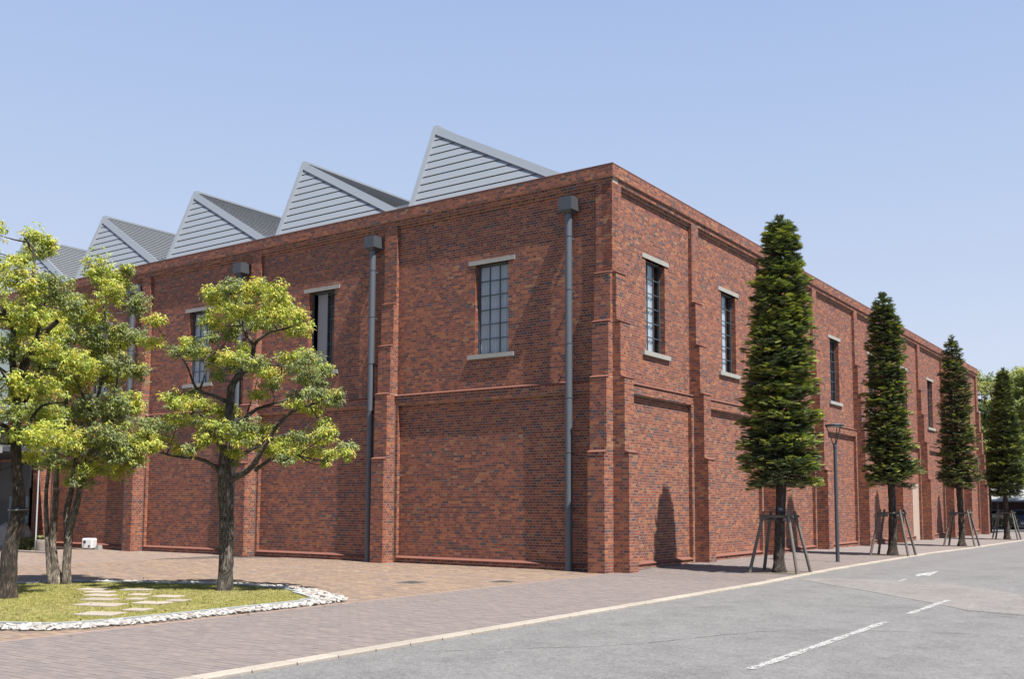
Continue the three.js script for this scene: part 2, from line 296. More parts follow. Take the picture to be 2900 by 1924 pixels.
// downpipes with rainwater hoppers
for (const a of [1.2, 8.02, 13.9, 19.78]) {
  const o = new THREE.Group(); o.name = 'downpipe'; building.add(o); const x = -a, n = .145;
  part('pipe', rod([x, .0, n], [x, 9.16, n], .092, .092, 20), mPipe, o);
  const hw = .195, hd = .18; part('hopper', merge([box(x - hw, x + hw, 9.2, 9.54, n - hd, n + hd), hexa([[x - .11, 9.12, n + .11], [x + .11, 9.12, n + .11], [x + .11, 9.12, n - .11], [x - .11, 9.12, n - .11], [x - hw, 9.2, n + hd], [x + hw, 9.2, n + hd], [x + hw, 9.2, n - hd], [x - hw, 9.2, n - hd]])]), mHopper, o);
  part('outlet', box(x - .08, x + .08, 9.3, 9.46, PN - .02, n - hd), mHopper, o);
  for (let y = 8.54; y > .3; y -= 1.39) { part('collar', rod([x, y - .012, n], [x, y + .012, n], .101, .101, 20), mPipe, o); part('bracket', box(x - .02, x + .02, y - .05, y - .02, PN, n - .08), mPipe, o); }
  part('shoe', rod([x, 0, n], [x, .05, n], .105, .1, 20), mPipe, o);
}
// sawtooth roofs: upright glazing to the left, a long slope to the right, a leaning boarded end in front
for (let k = 0; k < 6; k++) {
  const xl = -7.25 - 5.84 * k, xr = -2.16 - 5.84 * k, zb = -.7, za = -1.78, yb = 10.6, ya = 13.32, zend = -44;
  const roof = new THREE.Group(); roof.name = 'sawtooth_roof'; building.add(roof);
  const down = .95 / 2.75 * 0;                                    // the end wall reaches below the parapet
  const P = (x, t) => V(x, lerp(yb, ya, t), lerp(zb, za, t)), edge = t => lerp(xr, xl, t), nrm = V(0, 1.0, 2.75).normalize();
  const t0 = -.16, n = 12, dt = (1 - t0) / n;
  part('backing', hexa([[xl, lerp(yb, ya, t0), lerp(zb, za, t0)], [edge(t0), lerp(yb, ya, t0), lerp(zb, za, t0)], [edge(t0), lerp(yb, ya, t0), lerp(zb, za, t0) - .1], [xl, lerp(yb, ya, t0), lerp(zb, za, t0) - .1], [xl, ya, za], [xl + .02, ya, za], [xl + .02, ya, za - .1], [xl, ya, za - .1]]), mBacking, roof);
  for (let j = 0; j < n; j++) {
    const a = t0 + j * dt + .0095, b = t0 + (j + 1) * dt, f = (x, t, o) => P(x, t).addScaledVector(nrm, o).toArray();
    part('siding_board', hexa([f(xl + .02, a, .04), f(edge(a) - .02, a, .04), f(edge(a) - .02, a, .004), f(xl + .02, a, .004), f(xl + .02, b, .022), f(Math.max(xl + .03, edge(b) - .02), b, .022), f(Math.max(xl + .03, edge(b) - .02), b, .004), f(xl + .02, b, .004)]), mSiding, roof);
  }
  // verge boards: up the left edge and down the sloping hip
  const beam = (t1, x1, t2, x2, w, th) => { const A = P(x1, t1), B = P(x2, t2), d = B.clone().sub(A).normalize(), s = new THREE.Vector3().crossVectors(d, nrm).normalize().multiplyScalar(w), u = nrm.clone().multiplyScalar(th), lo = nrm.clone().multiplyScalar(-.12); const q = (p, a, b) => p.clone().add(a).add(b).toArray(), z = V(0, 0, 0);
    return hexa([q(A, z, lo), q(A, s, lo), q(B, s, lo), q(B, z, lo), q(A, z, u), q(A, s, u), q(B, s, u), q(B, z, u)]); };
  part('verge_board', beam(t0, xl - .05, 1.005, xl - .05, .17, .085), mSiding, roof);
  part('hip_board', beam(1.0, xl + .02, t0, edge(t0) + .1, .24, .08), mSiding, roof);
  // stepped metal sheets of the slope
  const m = 19, sn = V(2.75, 5.09, 0).normalize();
  for (let j = 0; j < m; j++) {
    const a = j / m, b = (j + 1) / m, pa = P(edge(a), a), pb = P(edge(b), b), up = sn.clone().multiplyScalar(.045), u2 = sn.clone().multiplyScalar(.008), lo = sn.clone().multiplyScalar(-.02);
    const E1 = p => p.clone().setZ(zend), q = (p, o) => p.clone().add(o).toArray();
    part('roof_sheet', hexa([q(pa, lo), q(E1(pa), lo), q(E1(pb), lo), q(pb, lo), q(pa, up), q(E1(pa), up), q(E1(pb), u2), q(pb, u2)]), mSheet, roof);
  }
  part('upright_glazing', box(xl - .03, xl, 10.1, ya - .02, zend, za), std(lin(.1304, .15, .1695), .2), roof);
  part('ridge_cap', box(xl - .12, xl + .1, ya - .01, ya + .06, zend, za - .02), mSiding, roof);
  part('valley_gutter', box(xl - .82, xl - .1, 10.42, 10.66, zb - .25, zb - .02), mSiding, roof);
}
layPieces(bricks, UNIT, brickPal, mBrick, building, 'brick', 'brickwork');

// ---------------------------------------------------------------- ground, road, kerb, paving
function sheet(poly, y, uvScale = 1) {   // flat polygon in (x, z), uv in metres
  const g = new THREE.ShapeGeometry(new THREE.Shape(poly.map(p => new THREE.Vector2(p[0], -p[1])))); g.rotateX(-Math.PI / 2); g.translate(0, y, 0);
  const P = g.attributes.position, U = g.attributes.uv; for (let i = 0; i < P.count; i++) U.setXY(i, P.getX(i) * uvScale, -P.getZ(i) * uvScale); return g;
}
function strip(x0, x1, zz, y, uvScale) { // follows the gentle rise of the street
  const P = [], U = []; for (let i = 0; i + 1 < zz.length; i++) { const a = zz[i], b = zz[i + 1], ya = gh(a) + y, yb = gh(b) + y; for (const [x, z, h] of [[x0, a, ya], [x1, a, ya], [x1, b, yb], [x0, a, ya], [x1, b, yb], [x0, b, yb]]) { P.push(x, h, z); U.push(x * uvScale, -z * uvScale); } }
  const g = new THREE.BufferGeometry(); g.setAttribute('position', new THREE.Float32BufferAttribute(P, 3)); g.setAttribute('uv', new THREE.Float32BufferAttribute(U, 2)); g.computeVertexNormals(); return g;
}
const ZZ = [40, 20, 1, -4, -15, -20, -31, -46, -90];
structure('ground', sheet([[-900, 900], [900, 900], [900, -900], [-900, -900]], -.42), std(lin(.1043, .0978, .0848), .95), 'bare ground reaching to the horizon', 'ground');
const mAsphalt = std(lin(1, 1, 1), .92, { map: T_asphalt, bumpMap: T_asphaltBump, bumpScale: .003 });
const ROADY = -.025;
const road = structure('road', strip(4.18, 17, ZZ, ROADY, .25), mAsphalt, 'grey asphalt road beside the kerb', 'road');
structure('car_park', sheet([[-40, -47.2], [40, -47.2], [40, -140], [-40, -140]], -.30, .25), mAsphalt, 'grey asphalt yard beyond the brick building', 'car park');
structure('verge', strip(17, 60, ZZ, -.05, .25), std(lin(.1304, .1239, .1108), .95), 'pale gravel verge across the road', 'verge');
const mPatch = std(lin(.7303, .7107, .6847), .92, { map: T_asphalt, bumpMap: T_asphaltBump, bumpScale: .002 });
mPatch.color.setRGB(1.2, 1.15, 1.10);
function drape(poly, dy, uvs) { const sh = new THREE.Shape(poly.map(p => new THREE.Vector2(p[0], -p[1]))); const g = new THREE.ShapeGeometry(sh); g.rotateX(-Math.PI / 2); const P = g.attributes.position, U = g.attributes.uv; for (let i = 0; i < P.count; i++) { U.setXY(i, P.getX(i) * uvs, -P.getZ(i) * uvs); P.setY(i, gh(P.getZ(i)) + ROADY + dy); } g.computeVertexNormals(); return g; }
part('asphalt_patch', drape([[4.3, -.9], [4.9, -1.55], [6.0, -1.7], [7.4, -1.5], [8.6, -.2], [9.6, 1.2], [11, 2.4], [13.2, 4.2], [12.4, 5.2], [10.4, 4.5], [9.5, 4.2], [8.8, 4.0], [8.0, 3.0], [7.3, 2.25], [6.4, 1.2], [5.6, .45], [4.9, -.2]], .004, .25), mPatch, road, 'paler mended strip of asphalt');
function crack(pts, w, seed) { const r = rng(seed), c = new THREE.CatmullRomCurve3(pts.map(p => V(p[0], 0, p[1]))), n = 60, P = []; let pl = null; for (let i = 0; i <= n; i++) { const p = c.getPoint(i / n), t = c.getTangent(i / n), s = V(t.z, 0, -t.x).multiplyScalar(w * (.3 + .9 * r())); p.x += (r() - .5) * .05; p.z += (r() - .5) * .05; p.y = gh(p.z) + ROADY + .006; const a = p.clone().add(s), b = p.clone().sub(s); if (pl) P.push(...pl[0], ...pl[1], ...b, ...pl[0], ...b, ...a); pl = [a, b]; } const g = new THREE.BufferGeometry(); g.setAttribute('position', new THREE.Float32BufferAttribute(P.flatMap(v => v.toArray ? v.toArray() : v), 3)); g.setAttribute('uv', new THREE.Float32BufferAttribute(new Float32Array(P.length / 3 * 2), 2)); g.computeVertexNormals(); return g; }
const mCrack = std(lin(.075, .071, .068), .95, { side: THREE.DoubleSide });
[[[[5.0, 6.2], [6.2, 5.0], [7.1, 4.4], [8.4, 4.2], [10.5, 5.2]], .008, 1], [[[4.8, 12.4], [6.2, 10.8], [7.4, 8.2], [9.4, 7.2]], .008, 2], [[[8.7, 4.05], [10, 4.5], [12.5, 5.3]], .012, 3], [[[9.2, -1.5], [10.5, .2], [13, 1.2]], .010, 5]].forEach(a => part('crack', crack(...a), mCrack, road));
// worn white paint: the coat is broken up by chips, not by fading
const T_worn = tex(512, 256, (x, y) => { const v = .55 * vnoise(x / 9, y / 9, 57, 91) + .3 * vnoise(x / 3, y / 3, 171, 92) + .35 * vnoise(x / 40, y / 40, 13, 93); const edge = Math.min(y, 255 - y) / 60, o = v + Math.min(.10, edge * .10) > .655 ? 1 : 0; return [o, o, o]; }, false);
const mArrow = std(lin(.326, .326, .3163), .7, { alphaMap: tex(256, 256, (x, y) => { const o = .6 * vnoise(x / 9, y / 9, 28, 91) + .4 * vnoise(x / 3, y / 3, 85, 94) > .36 ? 1 : 0; return [o, o, o]; }, false), transparent: true });
const mPaint = std(lin(.326, .326, .3163), .7, { alphaMap: T_worn, transparent: true });
function stripe(x0, x1, z0, z1) { const g = new THREE.PlaneGeometry(Math.abs(z1 - z0), x1 - x0, 24, 1); g.rotateX(-Math.PI / 2); g.rotateY(Math.PI / 2); g.translate((x0 + x1) / 2, 0, (z0 + z1) / 2); const P = g.attributes.position, U = g.attributes.uv, L = Math.abs(z1 - z0); for (let i = 0; i < P.count; i++) { P.setY(i, gh(P.getZ(i)) + ROADY + .008); U.setX(i, U.getX(i) * L / 1.6 + z0 * .37); } g.computeVertexNormals(); return g; }
for (const [a, b] of [[11.6, 6.5], [5.2, 2.4], [1.3, .5]]) part('lane_dash', stripe(8.125, 8.255, a, b), mPaint, road, 'worn white dash of the lane line');
part('lane_dash', stripe(6.33, 6.42, -1.4, -2.0), mPaint, road);
{ const g = drape([[6.34, -2.9], [6.43, -2.9], [6.44, -3.3], [6.60, -3.2], [6.42, -5.1], [6.20, -3.4], [6.33, -3.35]], .008, 1); part('arrow_marking', g, mArrow, road, 'white straight-ahead arrow painted on the road'); }

// kerb stones, 0.6 m each
const mKerb = [0, 1, 2].map(i => std(lin(.285 + i * .022, .25 + i * .02, .213 + i * .017), .9, { map: mStone.map }));
{
  const kerb = new THREE.Group(); kerb.name = 'kerb'; kerb.userData = { kind: 'structure', label: 'pale concrete kerb stones between road and pavement', category: 'kerb' }; scene.add(kerb);
  const r = rng(5), g = new RoundedBoxGeometry(.22, .2, .586, 2, .012);
  for (let z = 16.2, i = 0; z > -60; z -= .6, i++) { const m = part('kerb_stone', g, mKerb[Math.floor(r() * 3)], kerb); m.position.set(4.08 + (r() - .5) * .006, gh(z) - .1 + .006 + (r() - .5) * .004, z); m.rotation.x = Math.atan2(gh(z + .3) - gh(z - .3), -.6) * 0; m.rotation.y = (r() - .5) * .008; }
}
const mSand = std(lin(.0782, .0639, .0555), .95);
const mPavG = std(lin(1, 1, 1), .9, { map: T_paveGrey }), mPavB = std(lin(1, 1, 1), .9, { map: T_pave });
const sidewalk = structure('sidewalk', strip(.10, 3.975, [40, 20, 1, -4, -12], -.012, .25), mSand, 'grey-pink block paved footway along the kerb', 'pavement');
part('far_paving', strip(.0, 3.975, [-12, -15, -20, -31, -46, -60], -.002, .25), mPavG, sidewalk);
const plaza = structure('plaza', merge([sheet([[-14, -.6], [.1, -.6], [.1, 30], [-14, 30]], -.012, .25)]), mSand, 'tan and brown block paved forecourt beside the building', 'forecourt');
part('far_paving', sheet([[-70, -.6], [-14, -.6], [-14, 30], [-70, 30]], -.002, .25), mPavB, plaza);
part('wall_footing_paving', sheet([[-.15, -.6], [.1, -.6], [.1, -12], [-.15, -12]], .035, .25), mPavG, sidewalk);

// island outline, counter-clockwise seen from above; inner edge of the stones
const isl = [[-.14, 9.0], [-.7, 8.55], [-1.37, 8.2], [-2.6, 7.72], [-3.93, 7.62], [-4.99, 7.85], [-5.9, 8.3], [-6.9, 8.7], [-7.9, 9.5], [-8.4, 11], [-8.0, 12.8], [-6.6, 14.3], [-4.4, 15.2], [-2.4, 15.1], [-1.03, 14.5], [-.62, 14.3], [-.36, 14.0], [-.24, 13.7], [-.13, 13.1], [-.07, 11.8], [-.05, 10.1]];
const islC = new THREE.CatmullRomCurve3(isl.map(p => V(p[0], 0, p[1])), true, 'catmullrom', .4);
const islPts = islC.getSpacedPoints(240).slice(0, 240);
const inIsl = (x, z, poly = islPts) => { let c = false; for (let i = 0, j = poly.length - 1; i < poly.length; j = i++) { const a = poly[i], b = poly[j]; if ((a.z > z) !== (b.z > z) && x < (b.x - a.x) * (z - a.z) / (b.z - a.z) + a.x) c = !c; } return c; };
const distIsl = (x, z) => { let d = 9; for (const p of islPts) d = Math.min(d, Math.hypot(p.x - x, p.z - z)); return d; };
{ // paving blocks: rows run across the footway
  const r = rng(21), pal = [], palG = [];
  for (const c of [[.186, .129, .093], [.22, .153, .10], [.155, .112, .092], [.20, .139, .102], [.163, .131, .115], [.238, .172, .114]]) for (const k of [.9, 1, 1.1]) pal.push(lin(c[0] * k, c[1] * k, c[2] * k));
  const pinkI = pal.length; pal.push(lin(.2413, .1728, .1468), lin(.2249, .1598, .1337));
  for (const c of [[.1552, .1278, .1174], [.1415, .118, .1108], [.1656, .1344, .122]]) for (const k of [.97, 1, 1.03]) palG.push(lin(c[0] * k, c[1] * k, c[2] * k));
  const mat = std(lin(1, 1, 1), .9, { map: T_grain }), sw = [], pl = [];
  const add = (list, x0, x1, z, c, dz = .095) => { const p = V((x0 + x1) / 2, gh(z) - .02 + (r() - .5) * .0022, z); list.push({ p, s: V(x1 - x0 - .005, .04, dz), c, size: pxWidth(p, V(0, 1, 0), x1 - x0, dz) }); };
  for (let i = 0, z = 17.6; z > -12; z -= .1, i++) {
    for (let x = .1 - (i % 2) * .1; x < 3.97; x += .2) { const a = Math.max(.1, x), b = Math.min(3.97, x + .2); if (b - a > .03) add(sw, a, b, z, Math.floor(r() * 9)); }
    if (z > 0.02) add(pl, 0, .095, z, pinkI + (r() < .5 ? 1 : 0), .095);
    if (z > .06 && z < 17) for (let x = -14 - (i % 2) * .1; x < -.01; x += .2) {
      const a = Math.max(-14, x), b = Math.min(-.003, x + .2); if (b - a < .03) continue; const xm = (a + b) / 2; if (Math.hypot(xm - CAM.x, z - CAM.z) > 32) continue;
      if (inIsl(xm, z) && distIsl(xm, z) > .12) continue;
      const line = Math.abs(z - 3.45) < .05; add(pl, a, b, z, line ? pinkI + (r() < .5 ? 1 : 0) : Math.floor(r() * r() * 6) % 6 * 3 + Math.floor(r() * 3));
    }
  }
  layPieces(sw, UNIT, palG, mat, sidewalk, 'paving_block', 'paving'); layPieces(pl, UNIT, pal, mat, plaza, 'paving_block', 'paving');
  part('paving_line', sheet([[-40, 3.4], [-14, 3.4], [-14, 3.5], [-40, 3.5]], .002), std(lin(.2347, .1663, .1402), .9), plaza);
}
// ---------------------------------------------------------------- the planted island
const CLUSTERS1 = (() => { const g = new THREE.BufferGeometry(); g.setAttribute('position', new THREE.Float32BufferAttribute([-.045, 0, 0, .005, .006, .016, .05, .008, 0, -.045, 0, 0, .05, .008, 0, .005, .004, -.016], 3)); g.setAttribute('uv', new THREE.Float32BufferAttribute(new Float32Array(12), 2)); g.computeVertexNormals(); return g; })();
const inner = islPts.map((p, i) => { const a = islPts[(i + 239) % 240], b = islPts[(i + 1) % 240], t = b.clone().sub(a).normalize(); const w = p.x > -1.6 && p.z < 9.6 ? .62 : .5; return p.clone().add(V(-t.z, 0, t.x).multiplyScalar(w * (inIsl(p.x - t.z * .2, p.z + t.x * .2) ? 1 : -1))); });
{
  const lawn = structure('lawn', (() => { const g = sheet(inner.map(p => [p.x, p.z]), .03, .5); return g; })(), std(lin(.205, .185, .055), .95, { map: tex(256, 256, (x, y) => { const v = .7 + .5 * vnoise(x / 5, y / 5, 51, 95) * vnoise(x / 30, y / 30, 8, 96) + .2 * hash(x, y, 97); return [v, v * (.96 + .08 * hash(x, y, 98)), v * .9]; }) }), 'yellow-green lawn of the planted island', 'lawn');
  part('soil_bed', sheet(islPts.map(p => [p.x, p.z]), .004), std(lin(.1826, .163, .1435), .95), lawn);
  // grey edging strip round the lawn
  const e = []; for (let i = 0; i < 240; i++) { const a = inner[i], b = inner[(i + 1) % 240], o = (p, q) => { const c = islPts[q % 240].clone().sub(p).normalize().multiplyScalar(.06); return p.clone().add(c); }; const a2 = o(a, i), b2 = o(b, i + 1); const q = (p, y) => [p.x, y, p.z]; e.push(hexa([q(a, 0), q(b, 0), q(b2, 0), q(a2, 0), q(a, .055), q(b, .055), q(b2, .055), q(a2, .055)])); }
  part('edging', merge(e), std(lin(.2347, .2478, .2478), .85, { side: THREE.DoubleSide }), lawn);
  const r = rng(31), mSlab = [0, 1, 2].map(i => std(lin(.28 + .027 * i, .24 + .023 * i, .20 + .02 * i), .9, { map: mStone.map }));
  for (const [x, z, w, d, a] of [[-5.35, 10.4, .5, .32, .05], [-4.72, 10.68, .48, .3, .02], [-4.1, 11.06, .5, .3, -.03], [-3.42, 11.5, .56, .32, .04], [-2.6, 12.02, .72, .4, .0], [-1.4, 12.8, .6, .42, .05], [-4.6, 10.0, .56, .26, .1], [-3.68, 10.58, .32, .26, .0], [-2.97, 10.5, .48, .3, -.05], [-3.0, 11.1, .28, .26, .1], [-2.2, 10.86, .34, .28, .05], [-2.2, 11.36, .54, .34, .0], [-1.46, 12.13, .36, .3, .06]]) {
    const m = part('stepping_slab', new RoundedBoxGeometry(w, .05, d, 2, .012), mSlab[Math.floor(r() * 3)], lawn); m.position.set(x, .032, z); m.rotation.y = a + .35;
  }
  // grass blades
  const tuft = []; const rr = rng(33); for (let i = 0; i < 7; i++) { const a = rr() * 6.28, l = .010 + .016 * rr(), dx = Math.cos(a), dz = Math.sin(a), bx = (rr() - .5) * .05, bz = (rr() - .5) * .05, w = .0026; tuft.push(bx - dz * w, 0, bz + dx * w, bx + dz * w, 0, bz - dx * w, bx + dx * l * .7, l, bz + dz * l * .7); }
  const tg = new THREE.BufferGeometry(); tg.setAttribute('position', new THREE.Float32BufferAttribute(tuft, 3)); tg.setAttribute('uv', new THREE.Float32BufferAttribute(new Float32Array(14 * 3), 2)); tg.computeVertexNormals();
  const N = 26000, gi = new THREE.InstancedMesh(tg, std(lin(1, 1, 1), .9, { side: THREE.DoubleSide }), N), cols = [lin(.225, .21, .05), lin(.195, .195, .045), lin(.26, .235, .075), lin(.155, .165, .04), lin(.29, .25, .10)];
  let k = 0; while (k < N) { const x = -8.3 + 7.9 * rr(), z = 8 + 7 * rr(); if (!inIsl(x, z, inner)) continue; gi.setMatrixAt(k, M4.compose(V(x, .03, z), Q.setFromEuler(EU.set(0, rr() * 6.28, 0)), V(1, .6 + .7 * rr(), 1))); const pn = vnoise(x * 1.3 + 40, z * 1.3, 999, 35); gi.setColorAt(k++, cols[Math.min(4, Math.floor((rr() * .6 + pn * .55) * 5))]); }
  gi.name = 'grass'; gi.userData = { kind: 'stuff', label: 'short yellow-green grass inside the ring of white stones', category: 'grass' }; shade(gi); scene.add(gi);
  { const fl = new THREE.InstancedMesh(CLUSTERS1, std(new THREE.Color(1, 1, 1), .9, { side: THREE.DoubleSide }), 260), fc = [lin(.13, .085, .04), lin(.2, .14, .06), lin(.08, .055, .03)]; let n = 0; while (n < 260) { const x = -8 + 8.5 * rr(), z = 7.6 + 7.5 * rr(); if (!inIsl(x, z, inner) && rr() < .8) continue; fl.setMatrixAt(n, M4.compose(V(x, inIsl(x, z, inner) ? .05 : .012, z), Q.setFromEuler(EU.set((rr() - .5) * .6, rr() * 6.28, (rr() - .5) * .6)), V(1, 1, 1))); fl.setColorAt(n++, fc[Math.floor(rr() * 3)]); } fl.name = 'fallen_leaves'; fl.userData = { kind: 'stuff', label: 'brown fallen leaves scattered over the lawn', category: 'leaves' }; shade(fl); scene.add(fl); }
  // white cobbles
  const border = thing('stone_border', 'ring of loose white cobbles round the lawn', 'stone border'); const geos = [];
  for (let v = 0; v < 4; v++) { const g = new THREE.IcosahedronGeometry(.5, 1), P = g.attributes.position; for (let i = 0; i < P.count; i++) { const p = V(P.getX(i), P.getY(i), P.getZ(i)); const q = 1 + .55 * (vnoise(p.x * 3 + 9 + v * 7, p.y * 3 + p.z * 4 + 20, 99, 50 + v) - .5) + .2 * (vnoise(p.z * 2 + 5, p.x * 2 + v * 3 + 9, 99, 60) - .5); p.multiplyScalar(q); P.setXYZ(i, p.x, p.y * .6, p.z * .8); } g.computeVertexNormals(); geos.push(g); }
  const pal = [lin(.326, .3097, .2869), lin(.2869, .2739, .2543), lin(.3651, .3521, .3325), lin(.2152, .1858, .1695), lin(.2999, .2608, .2347)], list = [[], [], [], []], cell = new Map();
  let tries = 0, made = 0; const gk = (x, z) => Math.floor(x / .16) + ',' + Math.floor(z / .16);
  while (tries++ < 60000) { const i = Math.floor(rr() * 240), t = .03 + .9 * rr(), a = islPts[i], b = inner[i], x = lerp(a.x, b.x, t) + (rr() - .5) * .1, z = lerp(a.z, b.z, t) + (rr() - .5) * .1, s = .055 + .085 * rr() * rr() + .02 * rr(); if (!inIsl(x, z) || inIsl(x, z, inner)) continue;
    if (Math.hypot(x + 7.1, z - 9.98) < .5) continue;
    let ok = true; const cx = Math.floor(x / .16), cz = Math.floor(z / .16); for (let u = -1; u <= 1 && ok; u++) for (let w = -1; w <= 1 && ok; w++) for (const q of cell.get((cx + u) + ',' + (cz + w)) ?? []) if (Math.hypot(q[0] - x, q[1] - z) < (q[2] + s) * .40) { ok = false; break; } if (!ok) continue;
    const key = gk(x, z); if (!cell.has(key)) cell.set(key, []); cell.get(key).push([x, z, s]);
    const v = Math.floor(rr() * 4), p = V(x, .004 + s * .24, z); list[v].push({ p, s: V(s * (1.05 + .45 * rr()), s * (.6 + .3 * rr()), s), q: new THREE.Quaternion().setFromEuler(new THREE.Euler((rr() - .5) * .5, rr() * 6.28, (rr() - .5) * .5)), c: rr() < .82 ? Math.floor(rr() * 3) : 3 + Math.floor(rr() * 2), size: pxWidth(p, V(.4, .8, .4), s, s) }); made++; }
  const ms = std(lin(1, 1, 1), .75, { map: T_grain }); list.forEach((l, v) => layPieces(l, geos[v], pal, ms, border, 'cobble', 'cobbles', 75));
}

// ---------------------------------------------------------------- trees
const mBarkC = std(lin(1, 1, 1), .95, { map: T_bark, bumpMap: T_barkBump, bumpScale: .012 });
const mBarkA = std(lin(.8155, .7825, .7499), .95, { map: T_bark, bumpMap: T_barkBump, bumpScale: .012 });
const mBarkB = std(lin(1, 1, 1), .95, { map: T_bark, bumpMap: T_barkBump, bumpScale: .012 }); mBarkA.color.setRGB(.75, .7, .64); mBarkC.color.setRGB(1.4, 1.3, 1.15); mBarkB.color.setRGB(.46, .39, .33);
function limb(pts, r0, r1, seed, seg = 10, rough = .1) {   // tapered, slightly knotty tube
  const c = new THREE.CatmullRomCurve3(pts.map(p => p.isVector3 ? p : V(...p))), L = c.getLength(), n = Math.max(3, Math.ceil(L / .14)), P = [], U = [], I = [];
  const fr = c.computeFrenetFrames(n, false); let len = 0, prev = null;
  for (let i = 0; i <= n; i++) {
    const t = i / n, p = c.getPointAt(t); if (prev) len += p.distanceTo(prev); prev = p; const r = typeof r0 === 'function' ? r0(t) : lerp(r0, r1, Math.pow(t, .8));
    for (let j = 0; j <= seg; j++) { const a = j / seg * 6.2832, jj = j % seg, k = 1 + rough * 2 * (vnoise(jj * .9 + seed * 3.1, len * 5, 997, seed) - .5) + rough * (vnoise(jj * 2.3 + seed, len * 14, 997, seed + 1) - .5), q = p.clone().addScaledVector(fr.normals[i], Math.cos(a) * r * k).addScaledVector(fr.binormals[i], Math.sin(a) * r * k); P.push(q.x, q.y, q.z); U.push(j / seg * Math.max(1, Math.round(r * 6.28 / .25)) * .5, len); }
    if (i) for (let j = 0; j < seg; j++) { const a = (i - 1) * (seg + 1) + j, b = a + seg + 1; I.push(a, a + 1, b, a + 1, b + 1, b); }
  }
  const g = new THREE.BufferGeometry(); g.setAttribute('position', new THREE.Float32BufferAttribute(P, 3)); g.setAttribute('uv', new THREE.Float32BufferAttribute(U, 2)); g.setIndex(I); g.computeVertexNormals(); return g;
}
function leafCluster(seed, n) {      // a whorl of long drooping leaves at a twig end, about 0.2 m across
  const r = rng(seed), P = [];
  for (let i = 0; i < n; i++) {
    const az = i / n * 6.283 + (r() - .5) * .9, el = .35 - 1.1 * r(), len = .095 + .055 * r(), w = len * .15, droop = .5 + .5 * r();
    const d0 = V(Math.cos(az) * Math.cos(el), Math.sin(el), Math.sin(az) * Math.cos(el)), d1 = V(Math.cos(az) * Math.cos(el - droop), Math.sin(el - droop), Math.sin(az) * Math.cos(el - droop));
    const b = d0.clone().multiplyScalar(.012).add(V(0, (r() - .5) * .07, 0)), m = b.clone().addScaledVector(d0, len * .5), t = m.clone().addScaledVector(d1, len * .5);
    const s = V(-Math.sin(az), (r() - .5) * .7, Math.cos(az)).normalize().multiplyScalar(w), up = new THREE.Vector3().crossVectors(s, d0).normalize().multiplyScalar(w * .35 * (r() < .5 ? 1 : -1)), l = m.clone().add(s).add(up), q = m.clone().sub(s).add(up);
    for (const tri of [[b, l, m], [b, m, q], [l, t, m], [m, t, q]]) for (const v of tri) P.push(v.x, v.y, v.z);
  }
  const g = new THREE.BufferGeometry(); g.setAttribute('position', new THREE.Float32BufferAttribute(P, 3)); g.setAttribute('uv', new THREE.Float32BufferAttribute(new Float32Array(P.length / 3 * 2), 2)); g.computeVertexNormals(); return g;
}
const CLUSTERS = [leafCluster(1, 9), leafCluster(2, 8), leafCluster(3, 10)];
const mLeaf = new THREE.MeshPhysicalMaterial({ color: 0xffffff, roughness: .82, transmission: .5, thickness: 0, side: THREE.DoubleSide });
const OLD = [lin(.1575, .2115, .0441), lin(.207, .261, .054), lin(.2655, .3051, .0837), lin(.1773, .2214, .0738)], YOUNG = [lin(.4743, .5121, .0333), lin(.4077, .4743, .0333), lin(.54, .531, .0423), lin(.3411, .4266, .0378), lin(.4932, .4266, .0477)];
